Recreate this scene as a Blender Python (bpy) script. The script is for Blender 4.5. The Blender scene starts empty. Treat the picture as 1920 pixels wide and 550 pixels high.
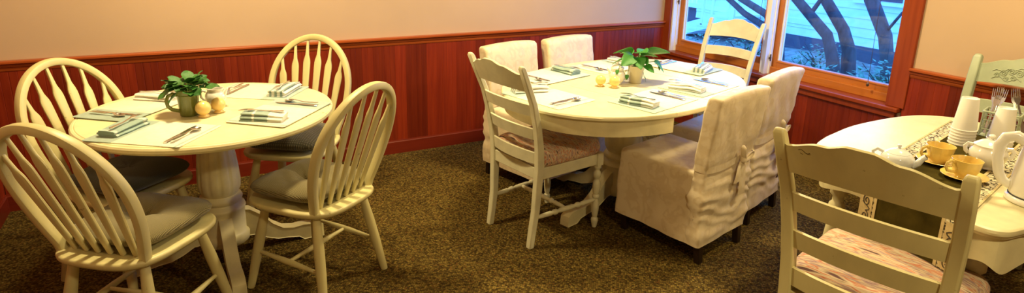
import bpy, math, random
from mathutils import Vector, Matrix, noise
random.seed(7)
R = math.radians
SC = bpy.context.scene
COL = SC.collection
PI = math.pi

# ---------------------------------------------------------------- camera
cam = bpy.data.cameras.new('camera')
camo = bpy.data.objects.new('camera', cam)
COL.objects.link(camo)
CR = ((0.88196269, -0.47088127, 0.02031382), (0.10741307, 0.24277716, 0.96411705), (-0.45891639, -0.84813329, 0.2646992))
camo.matrix_world = Matrix(((CR[0][0], CR[1][0], CR[2][0], 0), (CR[0][1], CR[1][1], CR[2][1], 0), (CR[0][2], CR[1][2], CR[2][2], 1.57), (0, 0, 0, 1)))
cam.sensor_width = 36.0
cam.lens = 1150 / 1920 * 36.0
cam.shift_y = -(275 - 190.4) / 1920
cam.clip_start = 0.02
SC.camera = camo

# ---------------------------------------------------------------- world (cool overcast daylight), exposure
w = bpy.data.worlds.new('overcast_sky')
SC.world = w
w.use_nodes = True
bgn = w.node_tree.nodes['Background']
bgn.inputs[0].default_value = (0.07, 0.29, 1.0, 1)
bgn.inputs[1].default_value = 6.5
SC.view_settings.view_transform = 'Standard'
SC.view_settings.look = 'None'
SC.view_settings.gamma = 1.0
SC.view_settings.use_curve_mapping = False
SC.view_settings.exposure = 0.27
LAMP_COLOR = (1.0, 0.80, 0.42)
LAMP_POWER = 56.0

# ---------------------------------------------------------------- helpers
def tag(o, label=None, cat=None, group=None, kind=None):
    if label: o['label'] = label
    if cat: o['category'] = cat
    if group: o['group'] = group
    if kind: o['kind'] = kind
    return o

def empty(name, loc=(0, 0, 0), rz=0.0, label=None, cat=None, group=None, kind=None, parent=None, scale=None):
    o = bpy.data.objects.new(name, None)
    COL.objects.link(o)
    o.empty_display_size = 0.1
    o.location = loc
    o.rotation_euler = (0, 0, rz)
    if scale: o.scale = (scale,) * 3
    o.parent = parent
    return tag(o, label, cat, group, kind)

class G:
    """collects vertices and faces of one mesh"""
    def __init__(s): s.v = []; s.f = []
    def add(s, vs, fs):
        b = len(s.v)
        s.v += [tuple(x) for x in vs]
        s.f += [tuple(i + b for i in f) for f in fs]
        return s
    def loft(s, rings, cap0=True, cap1=True, closed=True):
        n = len(rings[0]); vs = [p for r in rings for p in r]; fs = []
        m = n if closed else n - 1
        for i in range(len(rings) - 1):
            for j in range(m):
                k = (j + 1) % n
                fs.append((i * n + j, i * n + k, (i + 1) * n + k, (i + 1) * n + j))
        if cap0: fs.append(tuple(range(n - 1, -1, -1)))
        if cap1: fs.append(tuple((len(rings) - 1) * n + j for j in range(n)))
        return s.add(vs, fs)
    def lathe(s, prof, n=24, c=(0, 0, 0), rf=None, cap0=True, cap1=True):
        rings = []
        for r, z in prof:
            ring = []
            for j in range(n):
                a = 2 * PI * j / n
                rr = r * (rf(a, z) if rf else 1)
                ring.append((c[0] + rr * math.cos(a), c[1] + rr * math.sin(a), c[2] + z))
            rings.append(ring)
        return s.loft(rings, cap0, cap1)
    def box(s, c, d, m=None):
        x, y, z = d[0] / 2, d[1] / 2, d[2] / 2
        vs = [Vector((a * x, b * y, e * z)) for e in (-1, 1) for b in (-1, 1) for a in (-1, 1)]
        if m is not None: vs = [m @ p for p in vs]
        vs = [p + Vector(c) for p in vs]
        return s.add(vs, [(0, 2, 3, 1), (4, 5, 7, 6), (0, 1, 5, 4), (2, 6, 7, 3), (0, 4, 6, 2), (1, 3, 7, 5)])
    def tube(s, path, rad, n=10, flat=None, ref=None, cap=True, sq=2.0):
        P = [Vector(p) for p in path]; k = len(P)
        rings = []
        T = []
        for i in range(k):
            t = (P[min(i + 1, k - 1)] - P[max(i - 1, 0)])
            T.append(t.normalized() if t.length > 1e-9 else Vector((0, 0, 1)))
        up = Vector(ref) if ref else (Vector((0, 0, 1)) if abs(T[0].z) < 0.9 else Vector((1, 0, 0)))
        nrm = (up - T[0] * up.dot(T[0])).normalized()
        for i in range(k):
            if ref: nrm = (up - T[i] * up.dot(T[i])).normalized()
            else: nrm = (nrm - T[i] * nrm.dot(T[i])).normalized()
            b = T[i].cross(nrm)
            r = rad[i] if isinstance(rad, (list, tuple)) else rad
            if isinstance(r, (list, tuple)): ra, rb = r
            else: ra, rb = r, r * (flat or 1)
            if sq == 2.0: cs = [(math.cos(2 * PI * j / n), math.sin(2 * PI * j / n)) for j in range(n)]
            else:
                cs = []
                for j in range(n):
                    c_, s_ = math.cos(2 * PI * (j + .5) / n), math.sin(2 * PI * (j + .5) / n)
                    cs.append((math.copysign(abs(c_) ** (2 / sq), c_), math.copysign(abs(s_) ** (2 / sq), s_)))
            rings.append([P[i] + nrm * (rb * q[1]) + b * (ra * q[0]) for q in cs])
        return s.loft(rings, cap, cap)
    def prism(s, out, z0, z1, bev=0.0):
        cx = sum(p[0] for p in out) / len(out); cy = sum(p[1] for p in out) / len(out)
        def ins(d, z):
            r = []
            for x, y in out:
                l = math.hypot(x - cx, y - cy) or 1
                f = (l - d) / l
                r.append((cx + (x - cx) * f, cy + (y - cy) * f, z))
            return r
        if bev: rings = [ins(bev, z0), ins(bev * .3, z0 + bev * .3), ins(0, z0 + bev), ins(0, z1 - bev), ins(bev * .3, z1 - bev * .3), ins(bev, z1)]
        else: rings = [ins(0, z0), ins(0, z1)]
        return s.loft(rings)
    def sheet(s, f, nu, nv, th):
        """f(u,v)->point; closed sheet of thickness th (downwards in z)"""
        top = [[Vector(f(i / nu, j / nv)) for j in range(nv + 1)] for i in range(nu + 1)]
        d = Vector((0, 0, th))
        rings = []
        for r in top: rings.append(r + [p - d for p in reversed(r)])
        return s.loft(rings)
    def mesh(s, name, smooth=True, ang=40):
        me = bpy.data.meshes.new(name)
        me.from_pydata(s.v, [], s.f)
        me.update()
        if smooth:
            me.polygons.foreach_set('use_smooth', [True] * len(me.polygons))
            me.set_sharp_from_angle(angle=R(ang))
        return me

def mk(name, g, mat, parent=None, smooth=True, ang=40, bev=0, sub=0, label=None, cat=None, group=None, kind=None, loc=None, rz=None):
    me = g if isinstance(g, bpy.types.Mesh) else g.mesh(name, smooth, ang)
    if mat and not me.materials: me.materials.append(mat)
    o = bpy.data.objects.new(name, me)
    COL.objects.link(o)
    o.parent = parent
    if loc is not None: o.location = loc
    if rz is not None: o.rotation_euler = (0, 0, rz)
    if bev:
        m = o.modifiers.new('bevel', 'BEVEL'); m.width = bev; m.segments = 2; m.limit_method = 'ANGLE'; m.angle_limit = R(50)
    if sub:
        m = o.modifiers.new('sub', 'SUBSURF'); m.levels = sub; m.render_levels = sub
    return tag(o, label, cat, group, kind)

def copy_tree(o, parent=None):
    c = o.copy(); COL.objects.link(c); c.parent = parent
    for ch in o.children: copy_tree(ch, c)
    return c

def place(o, x, y, heading_deg, z=0, label=None, group=None, scale=None):
    """heading: direction of local +y"""
    o.location = (x, y, z); o.rotation_euler = (0, 0, R(heading_deg - 90))
    if label: o['label'] = label
    if group: o['group'] = group
    if scale: o.scale = (scale,) * 3
    return o

# ---------------------------------------------------------------- materials
def new_mat(name):
    m = bpy.data.materials.new(name); m.use_nodes = True
    nt = m.node_tree; b = nt.nodes['Principled BSDF']
    return m, nt, b

def N(nt, t, **kw):
    n = nt.nodes.new(t)
    for k, v in kw.items():
        if k.startswith('i_'):
            key = k[2:]
            n.inputs[int(key) if key.isdigit() else key].default_value = v
        else: setattr(n, k, v)
    return n

def coords(nt, scale=(1, 1, 1), rot=(0, 0, 0), src='Object'):
    tc = N(nt, 'ShaderNodeTexCoord'); mp = N(nt, 'ShaderNodeMapping')
    mp.inputs['Scale'].default_value = scale; mp.inputs['Rotation'].default_value = rot
    nt.links.new(tc.outputs[src], mp.inputs[0])
    return mp.outputs[0]

def ramp(nt, fac, stops, interp='LINEAR'):
    r = N(nt, 'ShaderNodeValToRGB'); r.color_ramp.interpolation = interp
    e = r.color_ramp.elements
    while len(e) < len(stops): e.new(0.5)
    for el, (p, c) in zip(e, stops): el.position = p; el.color = (*c, 1)
    nt.links.new(fac, r.inputs[0])
    return r.outputs[0]

def bump(nt, b, fac, strength, dist=0.002):
    bp = N(nt, 'ShaderNodeBump'); bp.inputs['Strength'].default_value = strength; bp.inputs['Distance'].default_value = dist
    nt.links.new(fac, bp.inputs['Height']); nt.links.new(bp.outputs[0], b.inputs['Normal'])
    return bp

def noise_n(nt, co, scale, detail=3, rough=.55):
    n = N(nt, 'ShaderNodeTexNoise'); n.inputs['Scale'].default_value = scale; n.inputs['Detail'].default_value = detail; n.inputs['Roughness'].default_value = rough
    nt.links.new(co, n.inputs['Vector'])
    return n.outputs[0]

def simple(name, c, rough=.5, metal=0, var=.12, vs=9, bs=0, bstr=.2, bd=.002, stretch=(1, 1, 1), coat=0, sheen=0, trans=0, sss=0):
    m, nt, b = new_mat(name)
    co = coords(nt, stretch)
    f = noise_n(nt, co, vs)
    lo = tuple(x * (1 - var) for x in c); hi = tuple(min(1, x * (1 + var)) for x in c)
    nt.links.new(ramp(nt, f, [(.3, lo), (.7, hi)]), b.inputs['Base Color'])
    b.inputs['Roughness'].default_value = rough; b.inputs['Metallic'].default_value = metal
    b.inputs['Coat Weight'].default_value = coat; b.inputs['Sheen Weight'].default_value = sheen
    b.inputs['Subsurface Weight'].default_value = sss
    if sss: b.inputs['Subsurface Radius'].default_value = (.01, .01, .005)
    if bs: bump(nt, b, noise_n(nt, co, bs, 2), bstr, bd)
    return m

def painted(name, c, wear=(.25, .2, .12), amount=.64, rough=.42, stretch=(1, 1, 1)):
    m, nt, b = new_mat(name)
    co = coords(nt, stretch)
    f = noise_n(nt, co, 14, 5)
    base = ramp(nt, f, [(.25, tuple(x * .86 for x in c)), (.7, tuple(min(1, x * 1.06) for x in c))])
    wn = noise_n(nt, coords(nt, (1, 1, 1)), 38, 6, .7)
    wm = ramp(nt, wn, [(amount, (0, 0, 0)), (amount + .05, (1, 1, 1))])
    mx = N(nt, 'ShaderNodeMixRGB'); mx.inputs[2].default_value = (*wear, 1)
    nt.links.new(wm, mx.inputs[0]); nt.links.new(base, mx.inputs[1]); nt.links.new(mx.outputs[0], b.inputs['Base Color'])
    b.inputs['Roughness'].default_value = rough
    bump(nt, b, noise_n(nt, coords(nt, tuple(2 * x for x in stretch)), 30, 4), .12, .002)
    return m

def wood(name, dark, light, axis=2, rough=.33, rnd=.35, sc=1.0):
    m, nt, b = new_mat(name)
    st = [14 * sc] * 3; st[axis] = 0.7 * sc
    tc = N(nt, 'ShaderNodeTexCoord'); oi = N(nt, 'ShaderNodeObjectInfo')
    mp = N(nt, 'ShaderNodeMapping'); mp.inputs['Scale'].default_value = st
    cb = N(nt, 'ShaderNodeCombineXYZ'); ml = N(nt, 'ShaderNodeMath', operation='MULTIPLY'); ml.inputs[1].default_value = 60
    nt.links.new(oi.outputs['Random'], ml.inputs[0])
    for i in range(3): nt.links.new(ml.outputs[0], cb.inputs[i])
    nt.links.new(tc.outputs['Object'], mp.inputs[0]); nt.links.new(cb.outputs[0], mp.inputs['Location'])
    f = noise_n(nt, mp.outputs[0], 3.0, 5, .6)
    mid = tuple((a + c) / 2 for a, c in zip(dark, light))
    colr = ramp(nt, f, [(.25, dark), (.5, mid), (.78, light)])
    hs = N(nt, 'ShaderNodeHueSaturation')
    mr = N(nt, 'ShaderNodeMapRange'); mr.inputs['To Min'].default_value = 1 - rnd; mr.inputs['To Max'].default_value = 1 + rnd
    nt.links.new(oi.outputs['Random'], mr.inputs[0]); nt.links.new(mr.outputs[0], hs.inputs['Value']); nt.links.new(colr, hs.inputs['Color'])
    nt.links.new(hs.outputs[0], b.inputs['Base Color'])
    b.inputs['Roughness'].default_value = rough; b.inputs['Specular IOR Level'].default_value = .3
    bump(nt, b, f, .05, .002)
    return m

def banded(name, base, band, bands, axis=0, rough=.85, weave=350, jitter=0.0):
    """cloth with stripes across an axis: bands = [(from, to)] in metres of |coordinate| or coordinate"""
    m, nt, b = new_mat(name)
    tc = N(nt, 'ShaderNodeTexCoord'); sp = N(nt, 'ShaderNodeSeparateXYZ')
    nt.links.new(tc.outputs['Object'], sp.inputs[0])
    tot = None
    for lo, hi in bands:
        a = N(nt, 'ShaderNodeMath', operation='GREATER_THAN'); a.inputs[1].default_value = lo
        c = N(nt, 'ShaderNodeMath', operation='LESS_THAN'); c.inputs[1].default_value = hi
        nt.links.new(sp.outputs[axis], a.inputs[0]); nt.links.new(sp.outputs[axis], c.inputs[0])
        p = N(nt, 'ShaderNodeMath', operation='MULTIPLY'); nt.links.new(a.outputs[0], p.inputs[0]); nt.links.new(c.outputs[0], p.inputs[1])
        if tot is None: tot = p.outputs[0]
        else:
            q = N(nt, 'ShaderNodeMath', operation='MAXIMUM'); nt.links.new(tot, q.inputs[0]); nt.links.new(p.outputs[0], q.inputs[1]); tot = q.outputs[0]
    mx = N(nt, 'ShaderNodeMixRGB'); mx.inputs[1].default_value = (*base, 1); mx.inputs[2].default_value = (*band, 1)
    nt.links.new(tot, mx.inputs[0])
    f = noise_n(nt, coords(nt), 40, 4)
    m2 = N(nt, 'ShaderNodeMixRGB', blend_type='MULTIPLY'); m2.inputs[0].default_value = 1
    nt.links.new(mx.outputs[0], m2.inputs[1]); nt.links.new(ramp(nt, f, [(.3, (.86, .86, .86)), (.7, (1, 1, 1))]), m2.inputs[2])
    nt.links.new(m2.outputs[0], b.inputs['Base Color'])
    b.inputs['Roughness'].default_value = rough; b.inputs['Sheen Weight'].default_value = .15
    wv = N(nt, 'ShaderNodeTexWave'); wv.inputs['Scale'].default_value = weave; nt.links.new(tc.outputs['Object'], wv.inputs['Vector'])
    bump(nt, b, wv.outputs['Fac'], .15, .001)
    return m

M = {}
M['wall'] = simple('wall_paint_tan', (.53, .37, .24), .8, var=.03, vs=2.5, bs=180, bstr=.08)
M['ceiling'] = simple('ceiling_paint', (.52, .40, .24), .9, var=.03)
M['plank'] = wood('red_mahogany_board', (.14, .0105, .0032), (.25, .029, .0065), 2, .42, .30)
M['rail'] = wood('red_mahogany_rail', (.26, .046, .009), (.42, .095, .018), 0, .28, .05)
M['rail_y'] = wood('red_mahogany_rail_side', (.26, .046, .009), (.42, .095, .018), 1, .28, .05)
M['skirting'] = wood('red_mahogany_skirting', (.13, .013, .005), (.19, .022, .008), 0, .38, .05)
M['casing'] = wood('red_brown_casing', (.20, .028, .006), (.30, .052, .011), 2, .34, .06)
M['sash'] = wood('orange_varnished_sash', (.38, .11, .018), (.55, .19, .035), 2, .28, .05)
M['sash_y'] = wood('orange_varnished_sash_rail', (.38, .11, .018), (.55, .19, .035), 1, .28, .05)
M['white_track'] = simple('white_vinyl_track', (.8, .78, .74), .4, var=.04)
M['cream'] = painted('antique_cream_paint', (.74, .67, .40), amount=.72)
M['cream_chair'] = painted('sage_cream_paint', (.62, .55, .27), wear=(.30, .25, .12), amount=.66, stretch=(1, 1, .3))
M['ivory_chair'] = painted('ivory_paint', (.68, .65, .45), wear=(.2, .15, .1), amount=.70)
M['celadon_chair'] = painted('celadon_paint', (.36, .41, .28), wear=(.25, .2, .12), amount=.69)
M['steel'] = simple('stainless_steel', (.72, .70, .68), .22, 1.0, var=.05)
M['brass'] = simple('dark_bronze', (.12, .08, .05), .4, .8)
M['mat'] = banded('woven_placemat_cream', (.76, .73, .58), (.37, .47, .41), [(-.24, -.078), (.185, .195)], 0)
M['mat2'] = banded('woven_placemat_pale', (.76, .74, .64), (.40, .52, .47), [(-.24, -.085), (.16, .175)], 0)
M['napkin'] = banded('napkin_sage_stripe', (.80, .79, .69), (.33, .45, .41), [(-.2, -.028), (-.008, .04), (.058, .2)], 0)
M['napkin2'] = banded('napkin_pale_stripe', (.84, .83, .78), (.40, .50, .47), [(-.09, -.068), (-.035, -.012), (.02, .032), (.06, .075)], 0)
M['napkin_white'] = banded('napkin_white', (.84, .82, .74), (.74, .72, .62), [(-.03, .0), (.05, .08)], 0)
M['mug'] = simple('olive_glaze', (.165, .185, .032), .25, var=.2, coat=.4)
M['white_glaze'] = simple('white_glaze', (.80, .78, .71), .15, var=.04, coat=.5)
M['blue_white_glaze'] = simple('cool_white_glaze', (.74, .77, .78), .12, var=.04, coat=.5)
M['yellow_glaze'] = simple('yellow_glaze', (.76, .55, .15), .14, var=.05, coat=.5)
M['pale_yellow'] = simple('pale_yellow_glaze', (.82, .58, .21), .3, var=.08, coat=.3)
M['pot'] = simple('cream_pot', (.72, .64, .44), .45, var=.06)
M['paper'] = simple('white_paper_cup', (.84, .82, .76), .55, var=.02)
M['plastic'] = simple('white_plastic', (.82, .80, .74), .22, var=.02, coat=.3)
M['soil'] = simple('potting_soil', (.03, .02, .012), .95, bs=60, bstr=.8, bd=.01)
M['dark_leg'] = simple('espresso_wood', (.022, .010, .007), .35, var=.3)
M['rubber'] = simple('black_rubber', (.015, .015, .015), .6)

def leaf_mat(name, c1, c2):
    m, nt, b = new_mat(name)
    f = noise_n(nt, coords(nt), 30, 4)
    oi = N(nt, 'ShaderNodeObjectInfo'); hs = N(nt, 'ShaderNodeHueSaturation'); mr = N(nt, 'ShaderNodeMapRange')
    mr.inputs['To Min'].default_value = .75; mr.inputs['To Max'].default_value = 1.3
    nt.links.new(oi.outputs['Random'], mr.inputs[0]); nt.links.new(mr.outputs[0], hs.inputs['Value'])
    nt.links.new(ramp(nt, f, [(.35, c1), (.7, c2)]), hs.inputs['Color']); nt.links.new(hs.outputs[0], b.inputs['Base Color'])
    b.inputs['Roughness'].default_value = .45; b.inputs['Subsurface Weight'].default_value = .15
    b.inputs['Subsurface Radius'].default_value = (.004, .008, .002)
    bump(nt, b, noise_n(nt, coords(nt), 160, 2), .3, .002)
    return m
M['violet_leaf'] = leaf_mat('violet_leaf_green', (.018, .085, .012), (.05, .19, .022))
M['pothos_leaf'] = leaf_mat('pothos_leaf_green', (.014, .13, .010), (.06, .31, .026))
M['stem'] = simple('plant_stem', (.12, .22, .05), .5)
M['shrub'] = leaf_mat('garden_leaf', (.03, .10, .05), (.10, .25, .10))
M['bark'] = simple('tree_bark', (.055, .05, .048), .9, var=.4, vs=14, bs=20, bstr=.6, bd=.02, stretch=(1, 1, .25))
M['siding'] = simple('white_clapboard', (.78, .80, .80), .6, var=.05)
M['porch_white'] = simple('porch_white_paint', (.85, .86, .85), .5, var=.03)
M['porch_dark'] = simple('dark_porch_skirt', (.06, .065, .08), .8)
M['mulch'] = simple('garden_mulch', (.22, .22, .17), .95, var=.6, vs=5, bs=30, bstr=.8, bd=.03)

# carpet: looped pile in mixed browns
m, nt, b = new_mat('looped_carpet')
co = coords(nt, (1, 1, 1), (0, 0, R(38)))
vo = N(nt, 'ShaderNodeTexVoronoi'); vo.inputs['Scale'].default_value = 105; vo.inputs['Randomness'].default_value = .75
nt.links.new(co, vo.inputs['Vector'])
sx = N(nt, 'ShaderNodeSeparateColor'); nt.links.new(vo.outputs['Color'], sx.inputs[0])
cr = ramp(nt, sx.outputs[0], [(.0, (.055, .031, .007)), (.35, (.118, .073, .017)), (.65, (.175, .117, .026)), (.85, (.250, .170, .040)), (1, (.155, .07, .016))])
dk = ramp(nt, vo.outputs['Distance'], [(.2, (1, 1, 1)), (.75, (.35, .35, .35))])
mx = N(nt, 'ShaderNodeMixRGB', blend_type='MULTIPLY'); mx.inputs[0].default_value = 1
nt.links.new(cr, mx.inputs[1]); nt.links.new(dk, mx.inputs[2])
nt.links.new(mx.outputs[0], b.inputs['Base Color'])
b.inputs['Roughness'].default_value = .95; b.inputs['Specular IOR Level'].default_value = .1
iv = N(nt, 'ShaderNodeMath', operation='SUBTRACT'); iv.inputs[0].default_value = 1; nt.links.new(vo.outputs['Distance'], iv.inputs[1])
bump(nt, b, iv.outputs[0], .9, .006)
M['carpet'] = m

# slipcover damask
m, nt, b = new_mat('ivory_damask')
co = coords(nt)
vz = N(nt, 'ShaderNodeTexVoronoi'); vz.inputs['Scale'].default_value = 17; vz.feature = 'SMOOTH_F1'
dn = N(nt, 'ShaderNodeTexNoise'); dn.inputs['Scale'].default_value = 12; nt.links.new(co, dn.inputs['Vector'])
ad = N(nt, 'ShaderNodeVectorMath', operation='MULTIPLY_ADD'); ad.inputs[1].default_value = (.12, .12, .12); nt.links.new(dn.outputs['Color'], ad.inputs[0]); nt.links.new(co, ad.inputs[2])
nt.links.new(ad.outputs[0], vz.inputs['Vector'])
pat = ramp(nt, vz.outputs['Distance'], [(.22, (1, 1, 1)), (.30, (0, 0, 0)), (.42, (0, 0, 0)), (.5, (1, 1, 1))])
mx = N(nt, 'ShaderNodeMixRGB'); mx.inputs[1].default_value = (.69, .56, .36, 1); mx.inputs[2].default_value = (.75, .63, .43, 1)
nt.links.new(pat, mx.inputs[0]); nt.links.new(mx.outputs[0], b.inputs['Base Color'])
rr = N(nt, 'ShaderNodeMapRange'); rr.inputs['To Min'].default_value = .42; rr.inputs['To Max'].default_value = .66
nt.links.new(pat, rr.inputs[0]); nt.links.new(rr.outputs[0], b.inputs['Roughness'])
b.inputs['Sheen Weight'].default_value = .2
bump(nt, b, noise_n(nt, co, 11, 4), .45, .010)
M['damask'] = m

def ribbed(name, c1, c2, plaid=False):
    m, nt, b = new_mat(name)
    co = coords(nt)
    wv = N(nt, 'ShaderNodeTexWave'); wv.inputs['Scale'].default_value = 95 if not plaid else 26; wv.inputs['Distortion'].default_value = .6
    nt.links.new(co, wv.inputs['Vector'])
    fac = wv.outputs['Fac']
    if plaid:
        w2 = N(nt, 'ShaderNodeTexWave'); w2.bands_direction = 'Y'; w2.inputs['Scale'].default_value = 26; nt.links.new(co, w2.inputs['Vector'])
        ml = N(nt, 'ShaderNodeMath', operation='MULTIPLY'); nt.links.new(fac, ml.inputs[0]); nt.links.new(w2.outputs['Fac'], ml.inputs[1]); fac = ml.outputs[0]
    nt.links.new(ramp(nt, fac, [(.15, c1), (.8, c2)]), b.inputs['Base Color'])
    b.inputs['Roughness'].default_value = .85; b.inputs['Sheen Weight'].default_value = .25
    bump(nt, b, fac, .5, .003)
    return m
M['cushion'] = ribbed('ribbed_olive_tan_cloth', (.095, .075, .024), (.235, .19, .075))
M['cushion_plaid'] = ribbed('grey_green_plaid_cloth', (.05, .045, .025), (.13, .11, .065), True)
M['cushion_dark'] = ribbed('dark_green_cloth', (.02, .02, .008), (.04, .038, .016))

# rag-woven patchwork pad
m, nt, b = new_mat('rag_woven_stripes')
co = coords(nt, (9, 62, 30))
f = noise_n(nt, co, 1.0, 2, .5)
c = ramp(nt, f, [(.30, (.13, .06, .06)), (.38, (.55, .42, .28)), (.45, (.66, .54, .38)), (.50, (.50, .13, .06)), (.55, (.62, .50, .33)), (.61, (.30, .17, .20)), (.68, (.60, .47, .30))])
nt.links.new(c, b.inputs['Base Color']); b.inputs['Roughness'].default_value = .9
bump(nt, b, f, .7, .006)
M['rag'] = m

# runner
M['velvet'] = simple('dark_olive_velvet', (.050, .038, .008), .95, var=.35, vs=12, bs=150, bstr=.2)
M['velvet'].node_tree.nodes['Principled BSDF'].inputs['Specular IOR Level'].default_value = 0.02
m, nt, b = new_mat('scroll_braid')
co = coords(nt, (1, 1, 1))
vz = N(nt, 'ShaderNodeTexVoronoi'); vz.inputs['Scale'].default_value = 42; vz.inputs['Randomness'].default_value = .55; nt.links.new(co, vz.inputs['Vector'])
wv = N(nt, 'ShaderNodeMath', operation='SINE'); ml = N(nt, 'ShaderNodeMath', operation='MULTIPLY'); ml.inputs[1].default_value = 15
nt.links.new(vz.outputs['Distance'], ml.inputs[0]); nt.links.new(ml.outputs[0], wv.inputs[0])
nt.links.new(ramp(nt, wv.outputs[0], [(.35, (.60, .54, .36)), (.55, (.075, .06, .03))]), b.inputs['Base Color'])
b.inputs['Roughness'].default_value = .85
bump(nt, b, wv.outputs[0], .4, .002)
M['braid'] = m
M['braid_cream'] = simple('cream_braid', (.55, .44, .22), .85, var=.15, vs=40, bs=120, bstr=.5)
M['braid_dark'] = simple('dark_scroll_thread', (.06, .045, .025), .85)

# glass panes: clear pane that also mirrors the room
m, nt, b = new_mat('window_glass')
nt.nodes.remove(b)
out = nt.nodes['Material Output']
tr = N(nt, 'ShaderNodeBsdfTransparent'); tr.inputs[0].default_value = (.93, .96, .97, 1)
gl = N(nt, 'ShaderNodeBsdfGlossy'); gl.inputs['Roughness'].default_value = .02
fr = N(nt, 'ShaderNodeFresnel'); fr.inputs[0].default_value = 1.6
mxs = N(nt, 'ShaderNodeMixShader')
gm = N(nt, 'ShaderNodeNewGeometry'); om = N(nt, 'ShaderNodeMath', operation='SUBTRACT'); om.inputs[0].default_value = 1; nt.links.new(gm.outputs['Backfacing'], om.inputs[1])
fm = N(nt, 'ShaderNodeMath', operation='MULTIPLY'); nt.links.new(fr.outputs[0], fm.inputs[0]); nt.links.new(om.outputs[0], fm.inputs[1])
nt.links.new(fm.outputs[0], mxs.inputs[0]); nt.links.new(tr.outputs[0], mxs.inputs[1]); nt.links.new(gl.outputs[0], mxs.inputs[2])
nt.links.new(mxs.outputs[0], out.inputs[0])
M['glass'] = m

m, nt, b = new_mat('lit_opal_glass')
b.inputs['Base Color'].default_value = (.9, .85, .7, 1)
b.inputs['Emission Color'].default_value = (*LAMP_COLOR, 1); b.inputs['Emission Strength'].default_value = 5
M['opal'] = m

# ---------------------------------------------------------------- room shell
XL, XR, YB, YF, ZC = -0.99, 3.746, 4.122, -2.6, 2.5
WT = 0.14
def struct(name, g, mat, **k): return mk(name, g, mat, kind='structure', **k)

struct('floor', G().box(((XL + XR) / 2, (YB + YF) / 2, -.03), (XR - XL + .28, YB - YF + .28, .06)), M['carpet'], smooth=False)
struct('ceiling', G().box(((XL + XR) / 2, (YB + YF) / 2, ZC + .03), (XR - XL + .28, YB - YF + .28, .06)), M['ceiling'], smooth=False)
wall_back = struct('wall_back', G().box(((XL + XR) / 2, YB + WT / 2, ZC / 2), (XR - XL + .28, WT, ZC)), M['wall'], smooth=False)
wall_left = struct('wall_left', G().box((XL - WT / 2, (YB + YF) / 2, ZC / 2), (WT, YB - YF, ZC)), M['wall'], smooth=False)
struct('wall_front', G().box(((XL + XR) / 2, YF - WT / 2, ZC / 2), (XR - XL + .28, WT, ZC)), M['wall'], smooth=False)
WY0, WY1, WZ0, WZ1 = 2.09, 4.045, 0.600, 1.95     # window opening in the right wall
g = G()
g.box((XR + WT / 2, (YF + WY0) / 2, ZC / 2), (WT, WY0 - YF, ZC))
g.box((XR + WT / 2, (WY1 + YB) / 2, ZC / 2), (WT, YB - WY1, ZC))
g.box((XR + WT / 2, (WY0 + WY1) / 2, WZ0 / 2), (WT, WY1 - WY0, WZ0))
g.box((XR + WT / 2, (WY0 + WY1) / 2, (WZ1 + ZC) / 2), (WT, WY1 - WY0, ZC - WZ1))
wall_right = struct('wall_right', g, M['wall'], smooth=False)

RAILZ = 0.857
# beadboard planks, each one a board of its own
def plank_mesh(wd, z0, z1):
    prof = [(0.0, 0.0), (0.0, .0095), (.002, .011), (wd * .5 - .003, .011), (wd * .5 - .001, .0098), (wd * .5 + .001, .0098), (wd * .5 + .003, .011), (wd - .002, .011), (wd, .0095), (wd, 0.0)]
    g = G()
    g.loft([[(x, -y, z0) for x, y in prof], [(x, -y, z1) for x, y in prof]], closed=False, cap0=False, cap1=True)
    return g.mesh('plank', False)
PW = 0.078
pm = plank_mesh(PW, .10, RAILZ - .055); pm.materials.append(M['plank'])
x = XL + .012
while x < XR - .01:
    mk('plank', pm, None, wall_back, loc=(x, YB, 0)); x += PW
pm2 = plank_mesh(PW, .10, .550); pm2.materials.append(M['plank'])
y = YB - .012
while y > -.6:
    me = pm2 if y - PW > WY0 - .10 else pm
    mk('plank', me, None, wall_right, loc=(XR, y, 0), rz=-PI / 2); y -= PW
y = YB - .012
while y > 2.2:
    mk('plank', pm, None, wall_left, loc=(XL, y - PW, 0), rz=PI / 2); y -= PW

# skirting boards and moulded chair rail
def run(name, prof, p0, p1, nx, ny, mat):
    """sweep a moulding profile (out, z) from p0 to p1; (nx, ny) is the direction out of the wall"""
    g = G()
    g.loft([[(p[0] + o * nx, p[1] + o * ny, z) for o, z in prof] for p in (p0, p1)])
    return struct(name, g, mat, ang=30)
base_prof = [(0, 0), (.018, 0), (.018, .088), (.014, .094), (.013, .101), (0, .104)]
rail_prof = [(0, RAILZ), (.036, RAILZ), (.04, RAILZ - .005), (.04, RAILZ - .014), (.034, RAILZ - .019), (.026, RAILZ - .022), (.024, RAILZ - .034), (.018, RAILZ - .040), (.017, RAILZ - .052), (.014, RAILZ - .058), (0, RAILZ - .058)]
run('baseboard_back', base_prof, (XL, YB), (XR, YB), 0, -1, M['skirting'])
run('baseboard_right', base_prof, (XR, YB), (XR, YF), -1, 0, M['skirting'])
run('baseboard_left', base_prof, (XL, YF), (XL, YB), 1, 0, M['skirting'])
run('trim_1', rail_prof, (XL, YB), (XR, YB), 0, -1, M['rail'])
run('trim_2', rail_prof, (XR, WY0 - .1), (XR, YF), -1, 0, M['rail_y'])
run('trim_3', rail_prof, (XL, YF), (XL, YB), 1, 0, M['rail_y'])

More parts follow.
